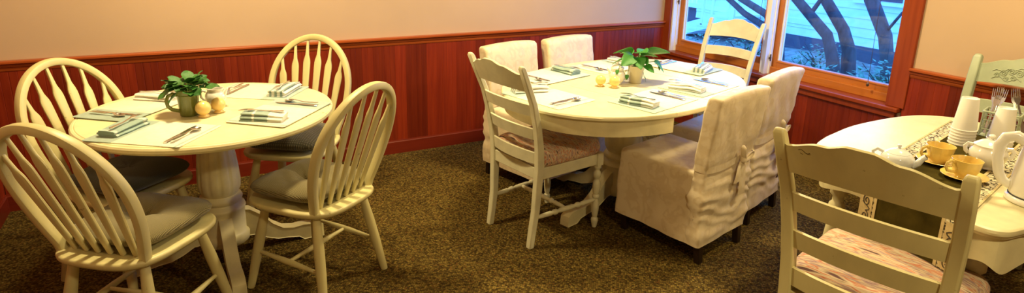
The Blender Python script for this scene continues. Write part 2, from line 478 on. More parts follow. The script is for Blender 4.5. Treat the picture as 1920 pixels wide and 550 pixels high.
# window: casing, sill, two sashes
XS = XR + .075          # sash front plane
struct('trim_4', G().box((XR - .011, WY0 - .045, 1.285), (.022, .11, 1.36)), M['casing'], smooth=False, bev=.003)          # near casing
struct('trim_5', G().box((XR - .011, WY1 + .034, 1.285), (.022, .078, 1.36)), M['casing'], smooth=False, bev=.003)        # far casing
struct('trim_6', G().box((XR - .011, (WY0 + WY1) / 2, 2.0), (.022, WY1 - WY0, .1)), M['casing'], smooth=False, bev=.003)
g = G().box((XR + .02, (WY0 + WY1) / 2, WZ0 - .010), (.132, WY1 - WY0 + .16, .028))
struct('trim_7', g, M['casing'], smooth=False, bev=.006)                                                                # sill board
struct('trim_8', G().box((XR - .014, (WY0 + WY1) / 2, WZ0 - .044), (.028, WY1 - WY0 + .12, .04)), M['casing'], smooth=False, bev=.004)
def window(name, y0, y1, white_far):
    r = empty(name, (0, 0, 0), kind='structure')
    mk('jamb_liner', G().box((XR + .065, y1 + .012, (WZ0 + WZ1) / 2), (.13, .024, WZ1 - WZ0)).box((XR + .052, y1 - .004, (WZ0 + WZ1) / 2), (.02, .01, WZ1 - WZ0)), M['white_track'], r, smooth=False)
    st = .042
    zb = WZ0 + .004
    mk('stile', G().box((XS + .02, y1 - st / 2, (zb + WZ1) / 2), (.04, st, WZ1 - zb)), M['sash'], r, smooth=False, bev=.003)
    mk('stile', G().box((XS + .02, y0 + st / 2, (zb + WZ1) / 2), (.04, st, WZ1 - zb)), M['sash'], r, smooth=False, bev=.003)
    rl = mk('bottom_rail', G().box((XS + .02, (y0 + y1) / 2, zb + .0515), (.04, y1 - y0 - 2 * st, .103)).box((XS - .006, (y0 + y1) / 2, zb + .026), (.03, y1 - y0, .052)).box((XS + .002, (y0 + y1) / 2, zb + .094), (.012, y1 - y0 - 2 * st, .012)), M['sash_y'], r, smooth=False, bev=.003)
    mk('top_rail', G().box((XS + .02, (y0 + y1) / 2, WZ1 - .03), (.04, y1 - y0 - 2 * st, .06)), M['sash_y'], r, smooth=False, bev=.003)
    gz0, gz1 = zb + .103, WZ1 - .06
    mk('glazing_bead', G().box((XS + .02, y1 - st - .005, (gz0 + gz1) / 2), (.022, .010, gz1 - gz0)).box((XS + .03, y1 - st - .014, (gz0 + gz1) / 2), (.01, .008, gz1 - gz0)), M['white_track'], r, smooth=False)
    mk('pane', G().box((XS + .022, (y0 + y1) / 2, (gz0 + gz1) / 2), (.004, y1 - y0 - 2 * st, gz1 - gz0)), M['glass'], r, smooth=False)
    zl = .72 if white_far else 1.03
    lt = mk('latch', G().tube([(XR + .04, y1 - .006, zl), (XR + .035, y1 - .016, zl + .005)], .008, 8).tube([(XR + .035, y1 - .016, zl + .03), (XR + .035, y1 - .018, zl - .02)], .005, 8), M['brass'], r)
    return r
YM = 3.05
window('window_1', YM + .045, WY1 - .02, False)
window('window_2', WY0 - .015, YM - .025, True)
struct('trim_9', G().box((XR + .085, YM + .012, (WZ0 + WZ1) / 2), (.11, .06, WZ1 - WZ0)), M['white_track'], smooth=False, bev=.003)  # mullion post

# ---------------------------------------------------------------- ceiling lamps (they light the room)
def ceiling_lamp(x, y, power, label):
    r = empty('ceiling_lamp', (x, y, ZC), label=label, cat='lamp', group='ceiling lamps')
    mk('canopy', G().lathe([(.02, 0), (.16, 0), (.165, -.012), (.15, -.022), (.02, -.024)], 32), M['brass'], r)
    mk('shade', G().lathe([(.145, -.022), (.14, -.05), (.11, -.078), (.06, -.093), (.005, -.098)], 32, cap0=False), M['opal'], r)
    ld = bpy.data.lights.new('lamp_light', 'AREA'); ld.shape = 'DISK'; ld.size = .26; ld.energy = power; ld.color = LAMP_COLOR
    lo = bpy.data.objects.new('lamp_light', ld); COL.objects.link(lo); lo.parent = r; lo.location = (0, 0, -.105)
ceiling_lamp(.25, 3.0, LAMP_POWER * .80, 'round opal ceiling lamp above the round table')
ceiling_lamp(1.0, -.5, LAMP_POWER * .65, 'added fill lamp on the ceiling behind the camera')  # added unseen fill lamp, brightens the chair backs that face the camera
ceiling_lamp(2.15, 2.65, LAMP_POWER * .88, 'round opal ceiling lamp above the oval table')
ceiling_lamp(2.95, 1.2, LAMP_POWER * .42, 'round opal ceiling lamp above the buffet table')

# ---------------------------------------------------------------- windsor chairs
def superout(ax, ay, e, n=40, taper=0.0, cy=0.0):
    o = []
    for i in range(n):
        a = 2 * PI * i / n
        c_, s_ = math.cos(a), math.sin(a)
        yy = ay * (abs(s_) ** (2 / e)) * (1 if s_ >= 0 else -1)
        xx = ax * (abs(c_) ** (2 / e)) * (1 if c_ >= 0 else -1)
        o.append((xx * (1 + taper * yy / ay), yy + cy))
    return o

def make_windsor():
    r = empty('windsor_chair')
    mat = M['cream_chair']
    ZS = .44
    out = superout(.222, .235, 3.5, 52, .07, -.005)
    g = G()
    def ring(f, z, dish=0):
        return [(x * f, y * f, z - (0 if not dish else dish)) for x, y in out]
    g.loft([ring(.84, ZS - .034), ring(.95, ZS - .03), ring(.99, ZS - .02), ring(1.0, ZS - .009), ring(.985, ZS - .002), ring(.96, ZS), ring(.80, ZS, .001), ring(.62, ZS, .006), ring(.3, ZS, .009), ring(.05, ZS, .009)])
    mk('seat', g, mat, r, ang=50)
    lean, bb, wb, wm, ha = .35, .172, .168, .226, .525
    def back(x, h): return Vector((x, -bb - h * lean + .03 * (x / wm) ** 2 * 0.6, ZS + h))
    hm = .5 * ha
    def half(t):
        if t < .4:
            s = t / .4
            return wb + (wm - wb) * math.sin(s * PI / 2), hm * s
        a = (t - .4) / .6 * PI / 2
        return wm * math.cos(a), hm + (ha - hm) * math.sin(a)
    pts = [half(i / 30) for i in range(31)]
    path = [back(x, h) for x, h in pts] + [back(-x, h) for x, h in reversed(pts[:-1])]
    path[0].z -= .02; path[-1].z -= .02
    mk('bow', G().tube(path, [(.0165, .019)] * len(path), 12, ref=(0, -1, 0), sq=4.0), mat, r)
    def bow_h(x):
        a = math.acos(max(-1, min(1, x / wm))); return hm + (ha - hm) * math.sin(a)
    for i in range(6):
        k = (i - 2.5)
        xb, xt = k * .050, k * .071
        ht = bow_h(xt) - .010
        p0, p1 = back(xb, 0) + Vector((0, .012, 0)), back(xt, ht)
        prof = [(0, .0085, .0085), (.12, .012, .008), (.45, .0172, .0075), (.70, .0205, .007), (.745, .0205, .007), (.775, .0185, .007), (.83, .0105, .007), (.90, .0082, .007), (1, .0065, .0065)]
        mk('spindle', G().tube([p0.lerp(p1, t) for t, a, b_ in prof], [(a, b_) for t, a, b_ in prof], 12, ref=(0, -1, 0), sq=3.4), mat, r)
    feet = {}
    for sx in (-1, 1):
        for sy in (-1, 1):
            top = Vector((sx * .145, sy * .142 - .005, ZS - .03)); ft = Vector((sx * .205, sy * .215, 0))
            prof = [(0, .014), (.06, .018), (.35, .023), (.6, .0225), (.85, .019), (1, .0165)]
            mk('leg', G().tube([top.lerp(ft, t) for t, _ in prof], [q for _, q in prof], 12), mat, r)
            feet[sx, sy] = (top, ft)
    def at(sx, sy, t): return feet[sx, sy][0].lerp(feet[sx, sy][1], t)
    mids = []
    for sx in (-1, 1):
        a, b_ = at(sx, -1, .60), at(sx, 1, .56)
        prof = [(0, .008), (.15, .009), (.42, .0135), (.58, .0135), (.85, .009), (1, .008)]
        mk('stretcher', G().tube([a.lerp(b_, t) for t, _ in prof], [q for _, q in prof], 10), mat, r)
        mids.append(a.lerp(b_, .5))
    prof = [(0, .008), (.2, .0095), (.45, .013), (.55, .013), (.8, .0095), (1, .008)]
    mk('stretcher', G().tube([mids[0].lerp(mids[1], t) for t, _ in prof], [q for _, q in prof], 10), mat, r)
    return r

def pad_mesh(ax, ay, th, e=5.0, tuft=.03, seed=1, nu=30, back_cut=0):
    """stuffed seat cushion as one closed surface"""
    rings = []
    out = superout(ax, ay, e, 48, .06)
    def pt(x, y, f, top):
        d = 1 - f ** 6
        puff = th * .5 * (max(0, 1 - f ** 3.2)) ** .55
        rr = math.hypot(x, y)
        a = math.atan2(y, x)
        dim = tuft * math.exp(-(rr / .055) ** 2) if top else 0
        crease = tuft * .62 * max(0, 1 - rr / (ax * 1.05)) ** .7 * (math.cos(4 * a + .5) * .5 + .5) ** 8 if top else 0
        nz = .006 * noise.noise(Vector((x * 9 + seed, y * 9, 3.1))) * (1 if top else .3)
        z = th * .5 + (puff if top else -puff * .95) - dim - crease + nz * d
        return (x, y, max(z, .0005 + .0004 * f))
    fs = [.02, .12, .25, .4, .55, .7, .82, .91, .97, 1.0]
    for f in fs: rings.append([pt(x * f, y * f, f, True) for x, y in out])
    for f in reversed(fs[:-1]): rings.append([pt(x * f, y * f, f, False) for x, y in out])
    return G().loft(list(reversed(rings)))

wchairs = [
    ((-.235, 2.54), 51, 'cream windsor chair with tan ribbed cushion cut by the left photo edge, nearest the camera', 'cushion', 'tan ribbed seat cushion on the windsor chair cut by the left photo edge'),
    ((.435, 2.655), 126, 'cream windsor chair at the right of the round table, back towards the oval table', 'cushion', 'tan ribbed tufted cushion on the windsor chair at the right of the round table'),
    ((.47, 3.36), 237, 'cream windsor chair pushed in behind the round table, back to the panelled wall', 'cushion_plaid', 'grey plaid cushion on the windsor chair by the panelled wall, below the table edge'),
    ((-.305, 3.115), 312, 'cream windsor chair pushed in at the far left of the round table', 'cushion_dark', 'dark green cushion on the windsor chair at the far left of the round table'),
]
wc = None
for i, ((x, y), hd, lab, cm, clab) in enumerate(wchairs):
    if wc is None: wc = o = make_windsor()
    else: o = copy_tree(wc)
    tag(o, cat='chair'); place(o, x, y, hd, 0, lab, 'windsor chairs around the round table')
    c_ = mk('seat_cushion', pad_mesh(.196, .192, .092, seed=i * 5, tuft=.050 if i < 2 else .014), M[cm], ang=70, label=clab, cat='cushion', group='tie-on cushions of the windsor chairs')
    a = R(hd); place(c_, x + .022 * math.cos(a), y + .022 * math.sin(a), hd, .4405)

# ---------------------------------------------------------------- pedestal tables
def pedestal(r, mat, zt, s=1.0, dirs=(3, 93, 183, 273)):
    def flute(a, z):
        if .335 < z < zt - .10: return 1 - .055 * max(0, math.cos(12 * a)) ** 2 * min(1, (z - .335) / .02, (zt - .10 - z) / .03)
        return 1
    prof = [(.10, .075), (.112, .085), (.115, .12), (.108, .135), (.102, .14), (.102, .25), (.108, .258), (.104, .27), (.085, .277), (.082, .285), (.094, .295), (.098, .308), (.092, .322), (.078, .330), (.082, .336), (.094, .36), (.097, .40), (.092, .47), (.082, .56), (.073, zt - .11), (.070, zt - .09), (.076, zt - .08), (.076, zt - .06), (.10, zt - .04), (.14, zt)]
    mk('column', G().lathe([(a * s, z) for a, z in prof], 72, rf=flute), mat, r, ang=60)
    for d in dirs:
        # scrolled foot: side outline extruded to a thickness
        top = [(.07, .235), (.12, .225), (.17, .185), (.22, .125), (.27, .088), (.32, .078), (.37, .082), (.41, .078), (.435, .058), (.44, .030)]
        bot = [(.44, .0), (.37, .0), (.345, .02), (.29, .03), (.24, .035), (.19, .055), (.14, .085), (.07, .09)]
        side = [(q * s, z) for q, z in top + bot]
        th = .032
        g = G()
        g.loft([[(q, -th + .006, z) for q, z in side], [(q, -th, z) for q, z in side], [(q, th, z) for q, z in side], [(q, th - .006, z) for q, z in side]])
        mk('foot', g, mat, r, ang=35, rz=R(d), bev=.005)

T1 = (.07, 3.075); T1R = .545; TZ = .75
t1 = empty('round_table', (*T1, 0), R(60), label='round cream pedestal table laid for four by the panelled wall', cat='table')
def half_disc(sgn, rad):
    o = [(sgn * .0012, -rad)]
    n = 40
    pts = [(sgn * math.sqrt(max(0, rad ** 2 - (rad * math.cos(a)) ** 2)), -rad * math.cos(a)) for a in [PI * i / n for i in range(n + 1)]]
    pts = [(p[0] if abs(p[0]) > .0012 else sgn * .0012, p[1]) for p in pts]
    return pts if sgn > 0 else pts[::-1]
for sgn in (1, -1):
    g = G()
    def hr(f, z): return [(x, y, z) for x, y in half_disc(sgn, T1R * f)]
    g.loft([hr(.93, TZ - .034), hr(.985, TZ - .032), hr(1, TZ - .022), hr(1, TZ - .010), hr(.99, TZ - .003), hr(.975, TZ - .001), hr(.968, TZ - .003), hr(.962, TZ)])
    mk('tabletop_half', g, M['cream'], t1, ang=35)
mk('apron', G().lathe([(.40, TZ - .075), (.41, TZ - .075), (.41, TZ - .034), (.40, TZ - .034)], 64), M['cream'], t1)
pedestal(t1, M['cream'], TZ - .034, 1.0, (-57, 33, 123, 213))

T2 = (2.238, 2.731); A2 = 15.5; L2, W2 = .806, .572
t2 = empty('oval_table', (*T2, 0), R(A2), label='oval cream extension table laid for six below the window', cat='table')
def racetrack(x):  # half width at local x
    u = min(1, abs(x) / L2); return W2 * (1 - u ** 2.35) ** (1 / 2.2)
LEAF = .335
def top_piece(x0, x1, f=1.0):
    n = 36; xs = []
    for i in range(n + 1):
        t = i / n
        if x0 <= -L2 + 1e-6: t = 1 - math.cos(t * PI / 2)
        elif x1 >= L2 - 1e-6: t = math.sin(t * PI / 2)
        xs.append(x0 + (x1 - x0) * t)
    lo = [(x, -racetrack(x)) for x in xs]; hi = [(x, racetrack(x)) for x in reversed(xs)]
    o = lo + hi
    res = []
    for p in o:
        if not res or math.hypot(p[0] - res[-1][0], p[1] - res[-1][1]) > 1e-4: res.append(p)
    return res
def table2_piece(name, x0, x1, gap=.0012):
    o = top_piece(x0, x1)
    g = G()
    def rg(d, z):
        r_ = []
        for x, y in o:
            l = math.hypot(x / L2 * W2, y) or 1
            k = 1 - d / max(l, .2)
            xx = x * k
            xx = max(x0 + gap, min(x1 - gap, xx))
            if abs(x - x0) < 1e-6 and x0 > -L2: xx = x0 + gap
            if abs(x - x1) < 1e-6 and x1 < L2: xx = x1 - gap
            r_.append((xx, y * k, z))
        return r_
    g.loft([rg(.03, TZ - .028), rg(.006, TZ - .027), rg(0, TZ - .02), rg(0, TZ - .009), rg(.004, TZ - .002), rg(.010, TZ)])
    return mk(name, g, M['cream'], t2, ang=35)
table2_piece('tabletop_half', -L2, -LEAF); table2_piece('tabletop_leaf', -LEAF, 0); table2_piece('tabletop_leaf', 0, LEAF); table2_piece('tabletop_half', LEAF, L2)
for sgn in (-1, 1):
    n = 30; outr = []; inr = []
    for i in range(2 * n + 1):
        t = -1 + i / n
        xx = L2 - (L2 - LEAF) * (1 - math.cos((1 - abs(t)) * PI / 2))
        xx = LEAF + (L2 - LEAF) * math.cos(t * PI / 2)
        yy = racetrack(xx) * (1 if t > 0 else -1)
        k = .972
        outr.append((sgn * (LEAF + (xx - LEAF) * .955), yy * k)); inr.append((sgn * (LEAF + (xx - LEAF) * .90), yy * .93))
    sec = lambda i: [(*outr[i], TZ - .105), (*outr[i], TZ - .028), (*inr[i], TZ - .028), (*inr[i], TZ - .105)]
    mk('apron', G().loft([sec(i) for i in range(2 * n + 1)]), M['cream'], t2, ang=30)
pedestal(t2, M['cream'], TZ - .028, 1.15, (0, 90, 180, 270))

# ---------------------------------------------------------------- ladder-back chairs
LEANF = 1.0
def post_y(z):
    q = post_y0(z)
    return q if z < .44 else -.198 + (q + .198) * LEANF
def post_y0(z):
    pts = [(0, -.235), (.2, -.208), (.44, -.198), (.6, -.212), (.78, -.262), (.98, -.35)]
    for (a, ya), (b_, yb) in zip(pts, pts[1:]):
        if z <= b_: return ya + (yb - ya) * (z - a) / (b_ - a)
    return pts[-1][1]
def post_x(z): return .172 + .034 * max(0, (z - .1) / .88) ** 1.1

def slat_mesh(zlo, zhi, bowd, th=.014, n=26):
    """zlo(t), zhi(t) for t in -1..1"""
    rings = []
    for i in range(n + 1):
        t = -1 + 2 * i / n
        a, b_ = zlo(t), zhi(t)
        hx = post_x((a + b_) / 2)
        x = t * hx
        dy = -bowd * (1 - t * t)
        ya, yb = post_y(a) + dy, post_y(b_) + dy
        rings.append([(x, ya + th / 2, a), (x, ya - th / 2, a), (x, yb - th / 2, b_ - .003), (x, yb, b_), (x, yb + th / 2, b_ - .003)])
    return G().loft(rings)

def turned(g, p0, p1, prof, n=12):
    p0, p1 = Vector(p0), Vector(p1)
    g.tube([p0.lerp(p1, t) for t, _ in prof], [q for _, q in prof], n)
    return g

def make_ladder(mat, carved=False, pad=True):
    r = empty('ladder_back_chair')
    zs = [0, .1, .2, .32, .44, .55, .66, .78, .88, .965]
    for sx in (-1, 1):
        rings = []
        for z in zs:
            w_ = (.042 if carved else .034) - .004 * (z > .9); d_ = .030 + .014 * max(0, 1 - abs(z - .42) / .4)
            cx, cy = sx * post_x(z), post_y(z)
            rings.append([(cx - w_ / 2, cy - d_ / 2, z), (cx + w_ / 2, cy - d_ / 2, z), (cx + w_ / 2, cy + d_ / 2, z), (cx - w_ / 2, cy + d_ / 2, z)])
        cx, cy = sx * post_x(.98), post_y(.98)
        rings.append([(cx - .012, cy - .006, .98), (cx + .012, cy - .006, .98), (cx + .012, cy + .010, .98), (cx - .012, cy + .010, .98)])
        mk('post', G().loft(rings), mat, r, ang=35, bev=.005)
    def crest(t):
        u = abs(t)
        def ss(a, b_, x): x = max(0, min(1, (x - a) / (b_ - a))); return x * x * (3 - 2 * x)
        return .938 + .030 * ss(.93, .45, u) + .018 * ss(.42, .12, u) + .012 * ss(.93, 1.0, u)
    mk('crest_rail', slat_mesh(lambda t: .845 + .012 * (1 - t * t), crest, .034, .016, 40), mat, r, ang=35)
    for a, b_ in (((.715, .778), (.585, .648), (.455, .518)) if not carved else ((.70, .765), (.57, .635))):
        mk('slat', slat_mesh(lambda t, a=a: a + .006 * (1 - t * t), lambda t, b_=b_: b_ + .008 * (1 - t * t), .034), mat, r, ang=35)
    if carved:
        g = G()
        def onface(x, z): return (x, post_y(z) - .034 * (1 - (x / .2) ** 2) + .009, z)
        for sx in (-1, 1):
            for cx, cz, rad in ((.022, .912, .018), (.055, .916, .017), (.085, .905, .015), (.108, .893, .012), (.040, .888, .012), (.070, .882, .010)):
                g.tube([onface(sx * (cx + (rad * (1 - k / 26)) * math.cos(k * .55)), cz + rad * (1 - k / 26) * math.sin(k * .55)) for k in range(23)], .0024, 6)
            g.tube([onface(sx * (.008 + .013 * k), .880 + .010 * math.sin(k * 1.1)) for k in range(10)], .0022, 6)
            g.tube([onface(sx * (.01 + .012 * k), .938 - .0025 * k + .004 * math.sin(k * 1.6)) for k in range(11)], .0022, 6)
        g.tube([onface(.010 * math.cos(k * .6), .930 + .010 * math.sin(k * .6)) for k in range(12)], .003, 6)
        mk('carving', g, mat, r, ang=60, label='raised scroll carving on the crest rail')
    # seat frame
    g = G()
    mk('seat_rail', G().box((0, post_y(.40), .405), (.345, .022, .062)), mat, r, smooth=False, bev=.003)
    mk('seat_rail', G().box((0, .212, .405), (.37, .022, .062)), mat, r, smooth=False, bev=.003)
    for sx in (-1, 1):
        g = G()
        a, b_ = Vector((sx * post_x(.4), post_y(.4), 0)), Vector((sx * .198, .212, 0))
        o = .011
        g.loft([[(p.x - o, p.y, .374), (p.x + o, p.y, .374), (p.x + o, p.y, .436), (p.x - o, p.y, .436)] for p in (a, b_)])
        mk('seat_rail', g, mat, r, smooth=False, bev=.003)
        # turned front leg
        g = G().box((sx * .198, .212, .405), (.042, .042, .072))
        prof = [(0, .0195), (.02, .0205), (.05, .021), (.07, .013), (.10, .013), (.12, .020), (.16, .0215), (.20, .020), (.22, .0135), (.25, .0135), (.27, .0195), (.36, .0225), (.44, .0185), (.47, .0135), (.49, .0205), (.52, .0205), (.54, .0135), (.57, .0155), (.63, .0205), (.70, .0205), (.80, .0165), (.84, .0125), (.86, .0185), (.90, .020), (.94, .0165), (1, .0125)]
        turned(g, (sx * .198, .212, .372), (sx * .198, .212, 0), prof, 14)
        mk('leg', g, mat, r, ang=50)
    sp = [(0, .008), (.12, .0115), (.24, .0135), (.27, .009), (.30, .0155), (.335, .0155), (.36, .009), (.40, .013), (.5, .0145), (.60, .013), (.64, .009), (.67, .0155), (.70, .0155), (.73, .009), (.76, .0135), (.88, .0115), (1, .008)]
    mids = []
    for sx in (-1, 1):
        a, b_ = Vector((sx * .178, post_y(.17), .165)), Vector((sx * .198, .212, .165))
        mk('stretcher', turned(G(), a, b_, sp, 10), mat, r, ang=50)
        mids.append(a.lerp(b_, .5))
    mk('stretcher', turned(G(), mids[0], mids[1], sp, 10), mat, r, ang=50)
    if pad:
        g = G(); rings = []
        out = [(x * (.955 + .09 * (y + .2) / .4), y) for x, y in superout(.205, .212, 7, 52)]
        for f, z in ((.9, .437), (.99, .438), (1.035, .448), (1.05, .468), (1.04, .488), (1.0, .503), (.94, .512), (.8, .519), (.5, .524), (.1, .525)):
            rings.append([(x * f, (y + .012) * f + .004, z + .004 * noise.noise(Vector((x * 14 * f, y * 14 * f, 5)))) for x, y in out])
        g.loft(rings)
        mk('seat_pad', g, M['rag'], r, ang=60, label='rag-woven striped seat pad in pink, cream and rust')
    return r

lc = make_ladder(M['ivory_chair'])
tag(lc, cat='chair'); place(lc, 1.655, 2.675, 10.5, 0, 'ivory ladder-back chair with striped pad at the left end of the oval table', 'ladder-back chairs')
o = copy_tree(lc); place(o, 3.30, 3.135, 195, 0, 'ivory ladder-back chair standing in front of the window', 'ladder-back chairs')
lg = make_ladder(M['cream_chair']); tag(lg, cat='chair')
place(lg, 1.915, .985, 13, 0, 'cream ladder-back chair in the right foreground, back to the camera', 'ladder-back chairs', 1.06)
lg.scale.x = 1.14
cg = G()
def chip(x, z): t = x / .2; return (x, post_y(z) - .034 * (1 - t * t) - .0085, z)
cg.tube([chip(-.150 + .0045 * k, .934 + .004 * math.sin(k * .9)) for k in range(8)], .0016, 5)
cg.tube([chip(-.146 + .004 * k, .926 - .001 * k) for k in range(3)], .0014, 5)
mk('paint_chip', cg, M['brass'], lg, label='dark crack in the paint of the crest rail')
LEANF = .5
cvd = make_ladder(M['celadon_chair'], True); tag(cvd, cat='chair')
place(cvd, 3.315, 1.405, 178, 0, 'pale green chair with scroll-carved crest between buffet table and wall', 'ladder-back chairs', 1.04)

# ---------------------------------------------------------------- slipcovered chairs
def rrect(hx, hy, rad, n=7):
    o = []
    for cx, cy, a0 in ((hx - rad, hy - rad, 0), (-hx + rad, hy - rad, PI / 2), (-hx + rad, -hy + rad, PI), (hx - rad, -hy + rad, 1.5 * PI)):
        for i in range(n): a = a0 + PI / 2 * i / (n - 1); o.append((cx + rad * math.cos(a), cy + rad * math.sin(a)))
    return o
def dens(o, step=.02):
    r_ = []
    for p, q in zip(o, o[1:] + o[:1]):
        l = math.hypot(q[0] - p[0], q[1] - p[1]); k = max(1, int(l / step))
        for i in range(k): r_.append((p[0] + (q[0] - p[0]) * i / k, p[1] + (q[1] - p[1]) * i / k))
    return r_

def make_slip(seed):
    r = empty('slipcovered_chair')
    ZT, ZSEAT = .875, .472
    def wr(x, y, z, amt):
        v = Vector((x * 5 + seed, y * 5, z * 7)); w_ = Vector((x * 3, y * 3 + seed, z * 16))
        return amt * (noise.noise(v) + .8 * noise.noise(w_))
    g = G()
    # skirted seat block
    base = [(x, y + .026) for x, y in dens(rrect(.212, .252, .018, 5), .017)]
    rings = []
    zs = [.102, .11, .14, .18, .22, .26, .30, .34, .38, .42, .45, .464, .471]
    for z in zs:
        k = (ZSEAT - z) / .37
        fl = 1.0 + .030 * k - (.012 if z > .46 else 0) - (.02 if z > .47 else 0)
        rg = []
        for x, y in base:
            d = wr(x, y, z, .010 * (.3 + k)) + .006 * k * (abs(math.sin(x * 16 + y * 19 + z * 9 + 2 * noise.noise(Vector((x * 4, y * 4, seed))))) - .5)
            l = math.hypot(x, y)
            rg.append((x * fl + d * x / l, y * fl + d * y / l, z))
        rings.append(rg)
    for f in (.9, .7, .4, .1): rings.append([(x * f, y * f, ZSEAT + .004 + .004 * noise.noise(Vector((x * f * 10, y * f * 10, seed)))) for x, y in base])
    g.loft(rings, cap0=False)
    # inside of hem
    g.loft([[(x * .985, y * .985, .103) for x, y in base], [(x * .985, y * .985, .40) for x, y in base]], cap0=False, cap1=True)
    # back: from hem up to the top, leaning
    def by(z): return -.205 - .012 * max(0, z - .1) - .16 * max(0, z - .47) ** 1.35
    bo = dens(rrect(.217, .040, .016, 5), .015)
    rings = []
    zz = [.100, .108] + [.12 + .01 * k for k in range(45)] + [.585, .61, .635, .66, .69, .72, .75, .78, .80, .83, .85, .862, .870, .874]
    for z in zz:
        kk = 1 + (.02 if z < .45 else 0) - (.028 * math.exp(-((z - .505) / .03) ** 2)) + .14 * max(0, z - .52)
        ty = 1 + (.15 if z < .42 else 0) - .18 * math.exp(-((z - .505) / .04) ** 2)
        e = max(0, (z - .845) / .03); kk -= .035 * e * e; ty -= .42 * min(1, e * e)
        rg = []
        for x, y in bo:
            d = wr(x, y, z, .012 if z < .58 else .0045)
            fold = .007 * (abs(math.sin(x * 22 + z * 13 + seed + 2.5 * noise.noise(Vector((x * 4, z * 4, seed))))) - .5) * math.exp(-((z - .68) / .17) ** 2) * (1 if y < 0 else .35)
            gather = fold - .012 * abs(math.sin(z * 48 + x * 7 + noise.noise(Vector((x * 6, z * 6, seed))) * 3)) * math.exp(-((z - .30) / .15) ** 2)
            sag = -.012 * (x / .22) ** 2 * e + .0
            rg.append((x * kk + (d if abs(x) > .19 else 0) * (1 if x > 0 else -1), by(z) + y * ty + (d + gather) * (1 if y > 0 else -1), z + sag))
        rings.append(rg)
    g.loft(rings)
    mk('slipcover', g, M['damask'], r, ang=75)
    for sx in (-1, 1):
        for sy in (-1, 1):
            o_ = .0
            cx, cy = sx * .178, (.235 if sy > 0 else -.205)
            g = G(); rings = []
            for z, h in ((0, .014), (.004, .016), (.35, .022)):
                yy = cy - (.03 * (1 - z / .35) if sy < 0 else -.0)
                rings.append([(cx + sx * .004 * 0 + a * h, yy + b_ * h, z) for a, b_ in ((-1, -1), (1, -1), (1, 1), (-1, 1))])
            g.loft(rings); mk('leg', g, M['dark_leg'], r, ang=30, bev=.002)
    # tie sash with bow at the back
    s = mk('sash', G().loft([[(x * 1.0, by(z) + y * 1.04, z + .006 * math.sin(x * 18)) for x, y in dens(rrect(.219, .041, .03, 6), .017)] for z in (.482, .486, .497, .508, .515, .518)], cap0=False, cap1=False), M['damask'], r, ang=75)
    yb = by(.5) - .052
    def ribbon(path, wd, th=.004):
        rings = []
        for (x, y, z), w_ in zip(path, wd):
            rings.append([(x - w_, y, z), (x - w_ * .4, y - th * 2.2, z), (x + w_ * .4, y - th * .6, z), (x + w_, y - th, z), (x + w_ * .4, y + th, z), (x - w_ * .4, y + th * .4, z)])
        return G().loft(rings)
    bx = .075
    mk('bow_tail', ribbon([(bx + .0, yb, .50), (bx + .008, yb - .006, .46), (bx + .018, yb - .004, .41), (bx + .012, yb - .01, .36), (bx + .02, yb - .006, .315)], [.010, .021, .024, .026, .030]), M['damask'], s, ang=70)
    mk('bow_tail', ribbon([(bx - .0, yb + .002, .50), (bx - .018, yb - .003, .46), (bx - .03, yb - .006, .42), (bx - .034, yb - .002, .385)], [.010, .019, .021, .023]), M['damask'], s, ang=70)
    def loop(dx, dz):
        p = []; L_ = math.hypot(dx, dz); ux, uz = dx / L_, dz / L_
        for i in range(19):
            t = i / 18 * 2 * PI
            a, b_ = L_ / 2 * (1 - math.cos(t)), .013 * math.sin(t) * (.4 + .6 * (1 - math.cos(t)) / 2)
            p.append((bx + ux * a - uz * b_, yb - .012 - .006 * math.sin(t / 2), .507 + uz * a + ux * b_))
        return G().tube(p, [(.013, .0035)] * 19, 8, ref=(ux, 0, uz) if False else None)
    mk('bow_loop', loop(-.022, .070), M['damask'], s, ang=70)
    mk('bow_loop', loop(.060, .024), M['damask'], s, ang=70)
    mk('bow_knot', G().lathe([(.004, -.018), (.015, -.012), (.018, 0), (.015, .012), (.004, .018)], 12, (bx, yb - .010, .505)), M['damask'], s)
    return r
sl = [((2.262, 2.232), 102, 'ivory slipcovered chair with tied bow, nearest the camera at the oval table'),
      ((2.80, 2.44), 107, 'ivory slipcovered chair at the oval table, half hidden behind the nearer slipcovered one'),
      ((1.945, 3.295), 284, 'ivory slipcovered chair against the panelled wall, partly behind the ladder-back chair'),
      ((2.45, 3.375), 281, 'ivory slipcovered chair against the panelled wall, behind the potted plant')]
for i, ((x, y), hd, lab) in enumerate(sl):
    o = make_slip(i * 3.7)
    tag(o, cat='chair'); place(o, x, y, hd, 0, lab, 'slipcovered chairs at the oval table')

